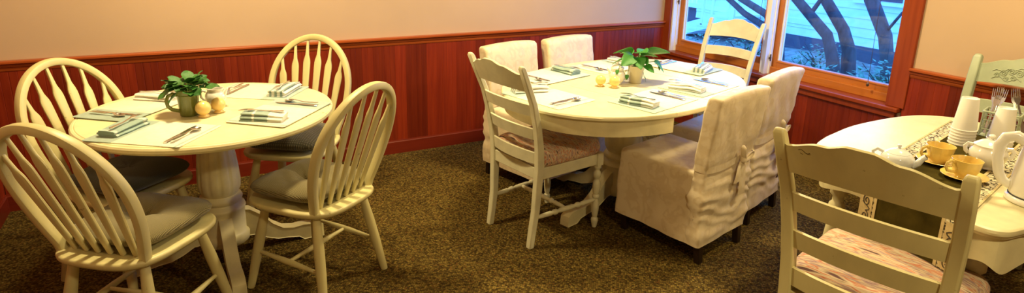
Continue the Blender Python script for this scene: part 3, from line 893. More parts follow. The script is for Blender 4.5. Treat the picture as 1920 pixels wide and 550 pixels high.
# ---------------------------------------------------------------- place settings
def rounded_mat(hx, hy, th):
    o = rrect(hx, hy, .012, 5)
    return G().prism(dens(o, .03), 0, th, .0012)
mat_mesh = {}
def cutlery_meshes():
    def prof(ws, u):
        for (a, wa), (b_, wb) in zip(ws, ws[1:]):
            if u <= b_:
                t = (u - a) / (b_ - a); t = t * t * (3 - 2 * t); return wa + (wb - wa) * t
        return ws[-1][1]
    kn = [(0, .006), (.04, .0092), (.3, .0085), (.42, .0065), (.46, .0062), (.5, .0085), (.85, .0095), (.95, .006), (1, .001)]
    g = G(); rings = []
    for i in range(31):
        u = i / 30; w_ = prof(kn, u); t = .0032 if u < .45 else .0011
        yy = -.11 + .22 * u
        rings.append([(w_ * math.cos(a), yy, .0034 + t * math.sin(a)) for a in [2 * PI * k / 10 for k in range(10)]])
    g.loft(rings); knife = g.mesh('knife')
    sp = [(0, .003), (.03, .0085), (.12, .0075), (.5, .004), (.66, .0038), (.72, .011), (.82, .0185), (.92, .0165), (.98, .008), (1, .002)]
    def fs(u, v):
        w_ = prof(sp, u); t = 2 * v - 1
        bowl = max(0, min(1, (u - .68) / .1))
        z = .0035 + .007 * math.sin(max(0, (u - .45)) / .55 * PI) * (1 - bowl * .4) - .008 * bowl * (1 - t * t) * math.sin(max(0, (u - .68) / .32) * PI) + .004 * (1 - u) ** 3
        return (t * w_, -.092 + .184 * u, z + .0045)
    spoon = G().sheet(fs, 40, 8, .0013).mesh('spoon')
    fk = [(0, .003), (.03, .008), (.12, .007), (.5, .0038), (.64, .0038), (.72, .0105), (.76, .0115), (.80, .0115)]
    def zc(u): return .003 + .007 * math.sin(max(0, u - .42) / .58 * PI * .85)
    def ff(u, v):
        uu = u * .80; return ((2 * v - 1) * prof(fk, uu), -.097 + .194 * uu, zc(uu) + .001)
    g = G().sheet(ff, 30, 4, .0016)
    for k in range(4):
        xx = (k - 1.5) * .0068
        g.tube([(xx, -.097 + .194 * u, zc(u) + .0002) for u in (.79, .85, .92, .97, 1.0)], [(.0019, .0010), (.0018, .0010), (.0016, .0009), (.0012, .0007), (.0004, .0004)], 6, ref=(0, 0, 1))
    fork = g.mesh('fork')
    return knife, spoon, fork
KN, SPN, FRK = cutlery_meshes()
for q in (KN, SPN, FRK): q.materials.append(M['steel'])

def napkin_mesh(seed, wd=.088, ln=.185, layers=4, hgt=.032):
    """cloth folded zig-zag: ribbon profile in x-z extruded along y"""
    path = []
    lz = hgt / layers
    for k in range(layers):
        z = lz * (k + .5)
        xs = [(-1 + 2 * i / 8) for i in range(9)]
        if k % 2: xs = xs[::-1]
        sh = .88 - .05 * k
        for t in xs: path.append((t * wd / 2 * sh, z))
        if k < layers - 1:
            e = xs[-1]
            path.append((e * wd / 2 * (sh + .09), z + lz * .5))
    th = lz * .36
    n = 14; rings = []
    for i in range(n + 1):
        v = i / n; y = -ln / 2 + ln * v
        up, dn = [], []
        for k, (x, z) in enumerate(path):
            a = path[max(0, k - 1)]; b_ = path[min(len(path) - 1, k + 1)]
            tx, tz = b_[0] - a[0], b_[1] - a[1]; l = math.hypot(tx, tz) or 1
            nx, nz = -tz / l, tx / l
            wob = noise.noise(Vector((x * 12 + seed, y * 12, z * 20)))
            zz = z + (.009 * wob + .005 * math.sin(v * PI) * (z / hgt) - .002) * min(1, z / hgt + .1)
            xx = x + .012 * noise.noise(Vector((seed, y * 9, z * 30)))
            up.append((xx + nx * th, y + .004 * math.sin(seed + z * 90), max(.0006, zz + nz * th))); dn.append((xx - nx * th, y + .004 * math.sin(seed + z * 90), max(.0004, zz - nz * th)))
        rings.append(up + dn[::-1])
    return G().loft(rings)

def setting(cx, cy, out_deg, zt, where, group, mm, nm, nrot=0, seed=0, hx=.208, hy=.143, nx=-.135, ny=0.0, ks=.12, nsc=1.0, krot=0, fork=True, zo=0):
    h = R(out_deg + 180)
    f = Vector((math.cos(h), math.sin(h))); rt = Vector((math.sin(h), -math.cos(h)))
    def W(x, y): p = Vector((cx, cy)) + rt * x + f * y; return p.x, p.y
    key = (hx, hy, mm)
    o = mk('placemat', rounded_mat(hx, hy, .0032), M[mm], ang=40, label='pale woven placemat ' + where, cat='placemat', group='placemats ' + group)
    place(o, cx, cy, out_deg + 180, zt + .0004 + zo)
    zm = zt + .0038 + zo
    x, y = W(nx, ny)
    o = mk('folded_napkin', napkin_mesh(seed), M[nm], ang=60, label='folded cloth napkin ' + where, cat='napkin', group='napkins ' + group)
    place(o, x, y, out_deg + 180 + nrot, zm, scale=nsc)
    if fork:
        o = mk('dinner_fork', FRK, None, label='steel fork on the napkin ' + where, cat='fork', group='forks ' + group)
        x, y = W(nx + .004, ny + .012); place(o, x, y, out_deg + 180 + nrot + 4, zm + .034 * nsc)
    x, y = W(ks, -.002)
    o = mk('dinner_knife', KN, None, label='steel knife ' + where, cat='knife', group='knives ' + group)
    place(o, x, y, out_deg + 180 + krot, zm)
    x, y = W(ks + .03, -.012)
    o = mk('teaspoon', SPN, None, label='steel spoon beside the knife ' + where, cat='spoon', group='spoons ' + group)
    place(o, x, y, out_deg + 180 + krot - 3, zm)

M['mat_r'] = banded('woven_placemat_cream_far_band', (.76, .73, .58), (.37, .47, .41), [(.075, .24), (-.195, -.18)], 0)
M['napkin'] = banded('napkin_sage_bands', (.80, .79, .69), (.31, .41, .36), [(-.03, .03), (.04, .2)], 1)
M['napkin_sage'] = banded('napkin_sage', (.29, .40, .35), (.60, .63, .54), [(-.088, -.075), (.07, .085)], 1)
M['napkin2'] = banded('napkin_pale_stripe', (.78, .77, .70), (.28, .37, .34), [(-.034, -.022), (-.008, .004), (.018, .028)], 0)
g1, g2 = 'on the round table', 'on the oval table'
setting(-.152, 2.785, 234, TZ, 'at the camera-side left seat of the round table', g1, 'mat', 'napkin_sage', seed=1, krot=4)
setting(.355, 2.885, -40.5, TZ, 'at the camera-side right seat of the round table', g1, 'mat_r', 'napkin', seed=2, nrot=12, zo=.0034)
setting(.31, 3.325, 56, TZ, 'at the wall-side right seat of the round table', g1, 'mat', 'napkin2', seed=3, nsc=1.1)
setting(-.235, 3.235, 141, TZ, 'at the wall-side left seat of the round table', g1, 'mat_r', 'napkin_white', seed=4, zo=.0034)
setting(1.635, 2.63, 195, TZ, 'at the left end of the oval table', g2, 'mat2', 'napkin2', seed=5, nrot=-25)
setting(1.90, 3.035, 105.5, TZ, 'at the wall-side left seat of the oval table', g2, 'mat2', 'napkin_sage', seed=6, nsc=.95, zo=.0034)
setting(2.40, 3.135, 105.5, TZ, 'at the oval table behind the potted plant', g2, 'mat2', 'napkin2', seed=7, nsc=.95)
setting(2.825, 2.905, 15.5, TZ, 'at the window end of the oval table', g2, 'mat2', 'napkin2', seed=8, nrot=15, zo=.0034)
setting(2.10, 2.345, -74.5, TZ, 'at the camera-side left seat of the oval table', g2, 'mat2', 'napkin', seed=9, nrot=8)
setting(2.545, 2.475, -74.5, TZ, 'at the camera-side right seat of the oval table', g2, 'mat2', 'napkin_white', seed=10, nrot=8)

# ---------------------------------------------------------------- centrepieces
def leaf_mesh(kind):
    def f(u, v):
        t = 2 * v - 1
        if kind == 'violet':
            w_ = .5 * (math.sin(PI * min(1, u * 1.02)) ** .6) * (1 - .25 * u)
            z = .10 * t * t * w_ - .28 * u * u + .05 * math.sin(u * 9) * abs(t) + .12 * u
        else:
            w_ = .42 * (math.sin(PI * min(1, u ** .72)) ** .75) * (1 - .15 * u) + .002
            z = .22 * abs(t) * w_ * 1.2 - .32 * u ** 2.2 + .03 * math.sin(u * 7) * t * t
        return (u, t * w_, z)
    return G().sheet(f, 12, 6, .012).mesh('leaf_' + kind, ang=80)
LV, LP = leaf_mesh('violet'), leaf_mesh('pothos')
LV.materials.append(M['violet_leaf']); LP.materials.append(M['pothos_leaf'])
def add_leaf(parent, me, base, az, el, size, roll=0):
    o = bpy.data.objects.new('leaf', me); COL.objects.link(o); o.parent = parent
    o.matrix_local = Matrix.Translation(base) @ Matrix.Rotation(az, 4, 'Z') @ Matrix.Rotation(-el, 4, 'Y') @ Matrix.Rotation(roll, 4, 'X') @ Matrix.Scale(size, 4)
    return o

def make_mug(x, y, rz):
    r = empty('plant_mug', (x, y, TZ + .0005), rz, label='olive green mug used as a flower pot on the round table', cat='mug')
    prof = [(.002, .0), (.036, .0), (.039, .003), (.040, .012), (.0425, .06), (.0465, .102), (.048, .106), (.0475, .112), (.049, .116), (.0485, .121), (.0465, .122), (.0445, .118), (.040, .06), (.036, .010), (.002, .008)]
    b_ = mk('body', G().lathe(prof, 40), M['mug'], r, ang=50)
    mk('raised_band', G().lathe([(.0455, .094), (.0475, .096), (.0475, .099), (.046, .101)], 40, cap0=False, cap1=False), M['mug'], b_)
    mk('handle', G().tube([(.044, 0, .100), (.062, 0, .108), (.082, 0, .100), (.090, 0, .080), (.086, 0, .055), (.070, 0, .038), (.052, 0, .030), (.040, 0, .026)], [(.008, .0055)] * 8, 10, ref=(0, 1, 0)), M['mug'], r)
    mk('soil', G().lathe([(.002, .100), (.0435, .104)], 24, cap1=False).lathe([(.0435, .104), (.002, .106)], 24, cap0=False), M['soil'], r)
make_mug(-.018, 3.015, R(200))
vp = empty('african_violet', (-.018, 3.015, TZ + .104), 0, label='leafy violet plant growing out of the olive green mug', cat='plant')
random.seed(21)
gs = G()
for i in range(48):
    az = i * 2.39996 + random.uniform(-.2, .2)
    tier = i / 48
    el = R(10 + 62 * tier + random.uniform(-8, 8)); ln = .060 * (1 - .35 * tier) * random.uniform(.8, 1.15)
    if i < 12: el = R(-12 + random.uniform(-14, 14)); ln *= 1.15
    d = Vector((math.cos(az) * math.cos(el), math.sin(az) * math.cos(el), math.sin(el)))
    p0 = Vector((math.cos(az) * .012, math.sin(az) * .012, .004)); p1 = p0 + d * ln * .72 + Vector((0, 0, .012))
    if i < 12: p1.z = max(p1.z, .012); p1 = Vector((p1.x * 1.15, p1.y * 1.15, p1.z + .008))
    gs.tube([p0, p0.lerp(p1, .5) + Vector((0, 0, .008)), p1], .0018, 6)
    add_leaf(vp, LV, p1, az + random.uniform(-.4, .4), el * .45 + R(random.uniform(-25, 25)), random.uniform(.050, .070), random.uniform(-.5, .5))
mk('stems', gs, M['stem'], vp)

def shaker(x, y, s, label, group):
    r = empty('salt_shaker', (x, y, TZ + .0005), 0, label=label, cat='shaker', group=group, scale=s)
    prof = [(.002, 0), (.020, 0), (.023, .002), (.023, .006), (.017, .010), (.016, .013), (.024, .018), (.031, .028), (.0335, .040), (.032, .051), (.026, .062), (.016, .070), (.006, .0735), (.001, .074)]
    b_ = mk('body', G().lathe(prof, 32), M['pale_yellow'], r, ang=60)
    g = G()
    for k in range(5):
        a = k * 2 * PI / 5; g.lathe([(.0012, 0), (.0012, .0006)], 8, (.007 * math.cos(a), .007 * math.sin(a), .0728))
    mk('pour_holes', g, M['rubber'], b_)
shaker(.037, 2.956, 1.0, 'pale yellow round shaker beside the mug, the one nearer the camera', 'shakers on the round table')
shaker(.100, 3.005, .95, 'pale yellow round shaker beside the mug, the one further right', 'shakers on the round table')
shaker(2.030, 2.712, .88, 'pale yellow round shaker before the cream jug, the left one', 'shakers on the oval table')
shaker(2.082, 2.652, .92, 'pale yellow round shaker before the cream jug, the right one', 'shakers on the oval table')

def jug(x, y, rz, lid, label, s=1.0, mat='white_glaze'):
    r = empty('cream_jug', (x, y, TZ + .0005), rz, label=label, cat='jug', scale=s)
    prof = [(.002, 0), (.028, 0), (.030, .004), (.028, .008), (.040, .022), (.047, .042), (.046, .058), (.040, .070), (.034, .078), (.036, .086), (.038, .090), (.035, .090), (.031, .080), (.036, .068), (.042, .050), (.036, .020), (.002, .012)]
    mk('body', G().lathe(prof, 36), M[mat], r, ang=60)
    mk('handle', G().tube([(.042, 0, .072), (.058, 0, .078), (.068, 0, .066), (.066, 0, .046), (.054, 0, .032), (.042, 0, .028)], [(.0055, .004)] * 6, 8, ref=(0, 1, 0)), M[mat], r)
    mk('spout', G().tube([(-.036, 0, .060), (-.046, 0, .078), (-.056, 0, .090)], [(.016, .012), (.013, .008), (.007, .003)], 10, ref=(1, 0, 0)), M[mat], r)
    if lid:
        l = mk('lid', G().lathe([(.002, .112), (.012, .110), (.026, .103), (.036, .094), (.037, .090), (.002, .088)], 30), M[mat], r)
        mk('knob', G().lathe([(.001, .126), (.006, .124), (.0075, .119), (.004, .113), (.004, .110), (.001, .110)], 14), M[mat], l)
jug(.098, 3.112, R(160), False, 'small white jug hidden behind the mug on the round table')
jug(2.150, 2.722, R(-25), True, 'small white lidded jug between the shakers and the potted plant', 1.02)

pr = empty('plant_pot', (2.268, 2.700, TZ + .0005), 0, label='cream tapered flower pot in the middle of the oval table', cat='pot')
mk('body', G().lathe([(.002, 0), (.033, 0), (.0345, .003), (.0465, .094), (.0475, .096), (.0475, .102), (.045, .102), (.043, .094), (.032, .006), (.002, .006)], 40), M['pot'], pr, ang=50)
mk('soil', G().lathe([(.002, .088), (.042, .090), (.002, .092)], 24, cap0=False, cap1=False), M['soil'], pr)
pp = empty('potted_pothos', (2.268, 2.700, TZ + .092), 0, label='bright green broad-leaved plant growing in the cream pot', cat='plant')
gs = G()
# azimuth, elevation, petiole length, leaf size, leaf elevation, roll
specs = [(165, 72, .085, .120, 18, .5), (205, 60, .085, .110, -10, -.6), (-14, 62, .070, .150, 22, -.6), (250, 78, .085, .105, 30, .3), (-60, 76, .070, .100, 20, -.5), (-38, 24, .095, .085, -28, .2), (-75, 20, .050, .070, -10, .3),
         (95, 60, .075, .100, 10, -.2), (240, 58, .080, .090, -20, .2), (20, 70, .070, .095, 25, .3), (140, 40, .065, .085, -5, .1), (-100, 66, .060, .085, 5, .1), (60, 35, .075, .080, -10, -.2)]
for az, el, pl, size, le, roll in specs:
    a, e = R(az), R(el)
    d = Vector((math.cos(a) * math.cos(e), math.sin(a) * math.cos(e), math.sin(e)))
    p0 = Vector((math.cos(a) * .010, math.sin(a) * .010, 0)); p1 = p0 + d * pl
    gs.tube([p0, p0.lerp(p1, .5) + Vector((0, 0, .012)), p1], .0022, 6)
    add_leaf(pp, LP, p1 - Vector((math.cos(a), math.sin(a), 0)) * .004, a, R(le), size, roll)
# trailing bare vines
for az, rr, hh in ((185, .14, .055), (205, .11, .03), (-20, .13, .06), (-60, .05, .0)):
    a = R(az); d = Vector((math.cos(a), math.sin(a), 0))
    gs.tube([d * .01, d * rr * .4 + Vector((0, 0, hh + .01)), d * rr * .75 + Vector((0, 0, hh)), d * rr + Vector((0, 0, max(-.05, hh - .055)))], .0015, 6)
    add_leaf(pp, LP, d * rr + Vector((0, 0, max(-.05, hh - .055))), a + .3, R(-50), .03)
mk('stems', gs, M['stem'], pp)

# ---------------------------------------------------------------- buffet table
o3 = [(2.075, .755), (2.045, .83), (2.10, 1.02), (2.16, 1.25), (2.215, 1.46), (2.265, 1.525), (2.36, 1.565), (2.46, 1.592), (2.67, 1.632), (2.90, 1.638), (3.07, 1.622), (3.18, 1.582), (3.265, 1.50), (3.29, 1.40), (3.285, 1.15), (3.255, .90), (3.215, .78), (3.13, .725), (2.90, .695), (2.55, .69), (2.30, .70), (2.17, .735)]
def catmull(pts, k=6):
    n = len(pts); o = []
    for i in range(n):
        p0, p1, p2, p3 = [Vector(pts[(i + d) % n]) for d in (-1, 0, 1, 2)]
        for j in range(k):
            t = j / k
            q = .5 * ((2 * p1) + (p2 - p0) * t + (2 * p0 - 5 * p1 + 4 * p2 - p3) * t * t + (3 * p1 - p0 - 3 * p2 + p3) * t ** 3)
            o.append((q.x, q.y))
    return o
c3 = Vector((2.68, 1.16))
out3 = [(x - c3.x, y - c3.y) for x, y in catmull(o3)]
t3 = empty('buffet_table', (c3.x, c3.y, 0), 0, label='cream shaped-edge table with tea things in the right foreground', cat='table')
def r3(d, z):
    res = []
    for x, y in out3:
        l = math.hypot(x, y); res.append((x * (l - d) / l, y * (l - d) / l, z))
    return res
mk('tabletop', G().loft([r3(.05, TZ - .034), r3(.016, TZ - .033), r3(.012, TZ - .024), r3(.003, TZ - .020), r3(0, TZ - .012), r3(.003, TZ - .004), r3(.010, TZ - .0012), r3(.016, TZ)]), M['cream'], t3, ang=40)
n3 = len(out3); rings = []
for i, (x, y) in enumerate(out3):
    l = math.hypot(x, y)
    a, b_ = (l - .035) / l, (l - .058) / l
    zb = TZ - .145 + .022 * math.sin(i / n3 * 2 * PI * 9)
    rings.append([(x * a, y * a, zb), (x * a, y * a, TZ - .034), (x * b_, y * b_, TZ - .034), (x * b_, y * b_, zb)])
rings.append(rings[0])
ap = mk('apron', G().loft(rings, cap0=False, cap1=False), M['cream'], t3, ang=35)
g = G()
for px, py, s_ in ((2.195, 1.43, 1), (2.16, 1.30, -1)):
    base = Vector((px - c3.x, py - c3.y)); l = base.length; base *= (l - .032) / l
    tdir = Vector((.235, .97))
    g.tube([(*(base + tdir * s_ * (.026 * (1 - k / 26)) * math.cos(k * .45)), TZ - .082 + .022 * (1 - k / 26) * math.sin(k * .45)) for k in range(24)], .003, 6)
    g.tube([(*(base + tdir * s_ * (.026 + k * .01)), TZ - .082 - .022 * math.sin(k * .5)) for k in range(8)], .003, 6)
mk('carving', g, M['cream'], ap, ang=60)
for lx, ly in ((2.20, .86), (2.36, 1.45), (3.12, 1.45), (3.10, .84)):
    g = G().box((lx - c3.x, ly - c3.y, TZ - .105), (.066, .066, .13))
    prof = [(0, .028), (.03, .034), (.07, .034), (.09, .022), (.13, .022), (.15, .032), (.19, .034), (.22, .022), (.26, .026), (.45, .036), (.6, .032), (.72, .024), (.75, .032), (.79, .032), (.82, .021), (.9, .018), (.94, .026), (.97, .026), (1, .018)]
    turned(g, (lx - c3.x, ly - c3.y, TZ - .17), (lx - c3.x, ly - c3.y, 0), prof, 18)
    mk('leg', g, M['cream'], t3, ang=50)

# runner, hanging over the end of the table
RA = Vector((.975, .222)); RN = Vector((-.222, .975)); RO = RN * .551
def s_edge(v):
    # where the strip crosses the end edge of the table
    p, d = Vector((2.048, .83)), Vector((.19, .66))
    q = RO + RN * v
    # q + RA*s = p + d*k
    det = RA.x * (-d.y) + d.x * RA.y
    bx_, by_ = p.x - q.x, p.y - q.y
    return (bx_ * (-d.y) + d.x * by_) / det
HANG = .182; TOPL = 1.02
def runner_pt(u, v, lift=0.0):
    L = u * (HANG + TOPL); se = s_edge(v)
    if L < HANG:
        s = se - .014 - lift - .006 * math.sin(v * 25 + 1) * (1 - L / HANG); z = TZ - .008 - (HANG - L)
        if L > HANG - .012: s = se - .010 - lift
    else:
        s = se + (L - HANG); z = TZ + .0022 + lift
        if L - HANG < .02: z = TZ + .0022 + lift - .004 * (1 - (L - HANG) / .02)
    p = RO + RN * v + RA * s
    return (p.x - RUN.x, p.y - RUN.y, z)
RUN = Vector((2.11, 1.04))
rn = empty('table_runner', (RUN.x, RUN.y, 0), 0, label='dark olive velvet runner with scrolled cream borders on the buffet table', cat='runner')
def strip(v0, v1, nv, th, lift=0.0):
    def grid(lf): return [[Vector(runner_pt(i / 60, v0 + (v1 - v0) * j / nv, lf)) for j in range(nv + 1)] for i in range(61)]
    a, b_ = grid(lift + th), grid(lift)
    return G().loft([p + q[::-1] for p, q in zip(a, b_)])
mk('velvet_field', strip(-.122, .122, 8, .0014), M['velvet'], rn, ang=60)
for sg in (-1, 1):
    v0, v1 = sg * .122, sg * .178
    br = mk('border', strip(min(v0, v1), max(v0, v1), 4, .002), M['braid'], rn, ang=60, label='cream scroll-patterned border')
    mk('braid_edge', strip(min(v0, v0 - sg * .010), max(v0, v0 - sg * .010), 1, .0015, .0022), M['braid_cream'], br)
    mk('braid_edge', strip(min(v1, v1 - sg * .007), max(v1, v1 - sg * .007), 1, .0015, .0022), M['braid_cream'], br)
    # cream ground and dark scrolls on the hanging end
    tot = HANG + TOPL
    def hang_pt(L, v, lf): return runner_pt(L / tot, v, lf)
    def grid(lf): return [[Vector(hang_pt(.004 + (HANG - .022) * i / 12, min(v0, v1) + .006 + .044 * j / 2, lf)) for j in range(3)] for i in range(13)]
    mk('hanging_panel', G().loft([p + q[::-1] for p, q in zip(grid(.0052), grid(.0022))]), M['braid_cream'], br)
    g = G()
    for kk in range(2):
        Lc = .030 + kk * .062; vc = (v0 + v1) / 2; fl = 1 if kk % 2 else -1
        g.tube([hang_pt(Lc + .023 * (1 - k / 24) * math.cos(k * .5), vc + fl * .015 * (1 - k / 24) * math.sin(k * .5), .0055) for k in range(20)], .0024, 5)
        g.tube([hang_pt(Lc + .023 + k * .006, vc + fl * .015 * math.sin(k * .9), .0055) for k in range(6) if Lc + .023 + k * .006 < HANG - .02], .0024, 5)
    mk('scrollwork', g, M['braid_dark'], br, ang=60)

ZR = TZ + .0045
# inverted paper cups in stacks
cupg = G().lathe([(.0465, .0), (.0475, .002), (.0465, .0045), (.0445, .005), (.0315, .134), (.0308, .136), (.0292, .136), (.0286, .129), (.0005, .129), (.0005, .128), (.0282, .128), (.0435, .004), (.0445, .0005)], 40).mesh('paper_cup', ang=50)
cupg.materials.append(M['paper'])
ordn = ['bottom', 'second', 'third', 'fourth', 'fifth', 'topmost']
for (x, y, n_, nm) in ((2.83, 1.258, 6, 'left'), (2.905, 1.155, 4, 'right')):
    for k in range(n_):
        od = 'topmost' if k == n_ - 1 else ordn[k]
        lab = 'upside-down white paper cup, %s of the %s stack' % (od + (' from below' if 0 < k < n_ - 1 else ''), nm)
        mk('paper_cup', cupg, None, label=lab, cat='cup', group='stacked paper cups', loc=(x + .0006 * k, y, ZR + .0125 * k))

def teacup(x, y, rz, lab, sl_):
    so = empty('saucer', (x, y, ZR), 0, label=sl_, cat='saucer', group='yellow saucers')
    mk('dish', G().lathe([(.002, .001), (.030, .0), (.033, .001), (.050, .006), (.071, .014), (.073, .0155), (.071, .0168), (.050, .009), (.032, .004), (.002, .004)], 44), M['yellow_glaze'], so, ang=60)
    r = empty('teacup', (x, y, ZR + .0045), rz, label=lab, cat='cup', group='yellow teacups')
    mk('body', G().lathe([(.002, 0), (.026, 0), (.0275, .002), (.0265, .006), (.033, .013), (.040, .028), (.045, .050), (.0475, .066), (.0485, .0685), (.047, .069), (.0445, .064), (.041, .045), (.036, .026), (.028, .012), (.002, .009)], 44), M['yellow_glaze'], r, ang=60)
    mk('handle', G().tube([(.045, 0, .058), (.058, 0, .064), (.072, 0, .057), (.076, 0, .042), (.068, 0, .028), (.052, 0, .024), (.037, 0, .022)], [(.0055, .004)] * 7, 10, ref=(0, 1, 0)), M['yellow_glaze'], r)
teacup(2.485, 1.165, R(155), 'yellow teacup on the buffet table, the one nearer the paper cups', 'yellow saucer under the teacup nearer the paper cups')
teacup(2.405, 1.035, R(155), 'yellow teacup on the buffet table, the one nearer the kettle', 'yellow saucer under the teacup nearer the kettle')

r = empty('sugar_bowl', (2.605, 1.060, ZR), R(-62), label='white lidded sugar bowl between the teacups and the paper cups', cat='bowl')
mk('body', G().lathe([(.002, 0), (.034, 0), (.037, .004), (.034, .009), (.036, .014), (.052, .028), (.061, .048), (.060, .064), (.052, .078), (.049, .084), (.051, .088), (.046, .088), (.044, .080), (.054, .060), (.048, .030), (.002, .016)], 44), M['white_glaze'], r, ang=60)
for sx in (-1, 1):
    mk('handle', G().tube([(sx * .050, 0, .082), (sx * .066, 0, .084), (sx * .074, 0, .072), (sx * .070, 0, .056), (sx * .060, 0, .046)], [(.007, .0045)] * 5, 8, ref=(0, 1, 0)), M['white_glaze'], r)
l = mk('lid', G().lathe([(.002, .112), (.014, .111), (.030, .105), (.044, .095), (.051, .090), (.050, .087), (.002, .087)], 40), M['white_glaze'], r, ang=60)
mk('knob', G().lathe([(.001, .132), (.008, .130), (.0115, .125), (.009, .119), (.005, .115), (.007, .111), (.001, .110)], 20), M['white_glaze'], l)

r = empty('teapot', (2.268, 1.198, ZR), R(-62), label='small cool-white teapot behind the crest of the foreground chair', cat='teapot')
mk('body', G().lathe([(.002, 0), (.036, 0), (.038, .004), (.048, .016), (.056, .034), (.054, .052), (.044, .064), (.038, .067), (.036, .064), (.046, .050), (.048, .034), (.030, .010), (.002, .008)], 40), M['blue_white_glaze'], r, ang=60)
l = mk('lid', G().lathe([(.002, .084), (.016, .081), (.030, .074), (.040, .067), (.039, .064), (.002, .064)], 36), M['blue_white_glaze'], r, ang=60)
mk('knob', G().lathe([(.001, .098), (.006, .097), (.008, .092), (.005, .087), (.005, .083), (.001, .083)], 16), M['blue_white_glaze'], l)
sp_ = mk('spout', G().tube([(.048, 0, .028), (.066, 0, .040), (.076, 0, .058), (.086, 0, .068)], [.015, .012, .010, .010], 14), M['blue_white_glaze'], r)
mk('spout_mouth', G().tube([(.0858, 0, .0678), (.0868, 0, .0688)], .007, 12), M['rubber'], sp_)
mk('handle', G().tube([(-.046, 0, .060), (-.066, 0, .068), (-.080, 0, .056), (-.076, 0, .036), (-.054, 0, .026)], [(.006, .0045)] * 5, 8, ref=(0, 1, 0)), M['blue_white_glaze'], r)

r = empty('electric_kettle', (2.405, .815, TZ + .0008), R(118), label='white electric kettle at the right photo edge', cat='kettle')
mk('base', G().lathe([(.01, 0), (.083, 0), (.087, .004), (.087, .016), (.080, .022), (.01, .023)], 56), M['plastic'], r, ang=50)
mk('seam_ring', G().lathe([(.081, .0215), (.0815, .024), (.080, .026), (.078, .024)], 56, cap0=False, cap1=False), M['rubber'], r)
mk('body', G().lathe([(.01, .025), (.079, .025), (.081, .030), (.080, .09), (.074, .15), (.066, .195), (.064, .205), (.01, .207)], 56), M['plastic'], r, ang=50)
l = mk('lid', G().lathe([(.064, .206), (.063, .213), (.05, .222), (.02, .227), (.002, .228)], 48, cap0=False), M['plastic'], r, ang=60)
mk('knob', G().lathe([(.012, .226), (.013, .236), (.010, .240), (.001, .241)], 20), M['plastic'], l)
hp = [(.064, 0, .198), (.090, 0, .214), (.116, 0, .205), (.128, 0, .175), (.126, 0, .130), (.116, 0, .085), (.100, 0, .056), (.078, 0, .046)]
mk('handle', G().tube(hp, [(.017, .013), (.018, .013), (.018, .013), (.017, .012), (.016, .011), (.015, .011), (.015, .011), (.015, .011)], 14, ref=(0, 1, 0)), M['plastic'], r, ang=70)
mk('spout', G().tube([(-.060, 0, .165), (-.078, 0, .192), (-.088, 0, .206)], [(.026, .020), (.020, .012), (.012, .005)], 14, ref=(1, 0, 0)), M['plastic'], r)

# fork caddy
CX, CY = 3.085, 1.235
r = empty('cutlery_caddy', (CX, CY, ZR), R(14), label='pale wire caddy holding upright forks behind the paper cups', cat='caddy')
mk('tray', G().prism(rrect(.046, .062, .010, 4), 0, .004, .001), M['celadon_chair'], r)
for z in (.035, .075, .112):
    mk('wire_ring', G().tube([(x, y, z) for x, y in rrect(.048, .064, .012, 5)] + [(.048, .052, z)], .0024 if z < .1 else .004, 6), M['celadon_chair'], r)
for x, y in dens(rrect(.048, .064, .002, 2), .022): mk('wire_bar', G().tube([(x, y, .002), (x, y, .112)], .0018, 6), M['celadon_chair'], r)
pos = [(-.030, .032, 4, 8, 'leftmost'), (-.016, .040, -3, 5, 'second from the left'), (-.010, .020, 5, 3, 'tallest, in the left clump'), (.004, .030, -6, 10, 'last of the left clump'), (.020, -.030, -14, 8, 'leaning right, first of the right pair'), (.028, -.045, -20, 4, 'leaning right, outermost')]
for i, (x, y, tx, ty, lab) in enumerate(pos):
    o = mk('serving_fork', FRK, None, label='steel fork standing tines up in the wire caddy, ' + lab, cat='fork', group='forks in the caddy')
    o.matrix_world = Matrix.Translation((CX + x, CY + y, ZR + .108 + .004 * i)) @ Matrix.Rotation(R(tx), 4, 'X') @ Matrix.Rotation(R(ty), 4, 'Y') @ Matrix.Rotation(R(95 + 8 * i), 4, 'Z') @ Matrix.Rotation(PI / 2, 4, 'X')

# ---------------------------------------------------------------- blind cords
def cord(y, x, z0, z1, sway, label):
    r = empty('blind_cord', (x, y, z1), 0, label=label, cat='cord', group='blind cords')
    mk('string', G().tube([(0, sway * math.sin(t * 3), (z0 - z1) * t) for t in [k / 12 for k in range(13)]], .0016, 6), M['brass'], r)
    mk('weight', G().lathe([(.001, -.014), (.007, -.011), (.009, -.003), (.006, .006), (.003, .012), (.001, .014)], 14, (0, sway * math.sin(3), z0 - z1 - .008)), M['brass'], r)
cord(2.245, XR + .012, .705, 1.92, .012, 'thin dark blind cord with a round weight before the right window')
cord(3.14, XR + .03, .80, 1.92, .0, 'thin dark blind cord hanging before the left window')

# ---------------------------------------------------------------- garden outside
GZ = -.45
g = G()
def gh(x, y): return GZ + .10 * noise.noise(Vector((x * .5, y * .5, 1))) + (.25 * math.exp(-((x - 6.3) / 1.0) ** 2) if y < 6 else 0)
nx_, ny_ = 34, 44
vs = [(XR + .2 + (12.5 - XR) * i / nx_, -1 + 17 * j / ny_, gh(XR + .2 + (12.5 - XR) * i / nx_, -1 + 17 * j / ny_)) for i in range(nx_ + 1) for j in range(ny_ + 1)]
g.add(vs, [(i * (ny_ + 1) + j, (i + 1) * (ny_ + 1) + j, (i + 1) * (ny_ + 1) + j + 1, i * (ny_ + 1) + j + 1) for i in range(nx_) for j in range(ny_)])
struct('ground', g, M['mulch'])

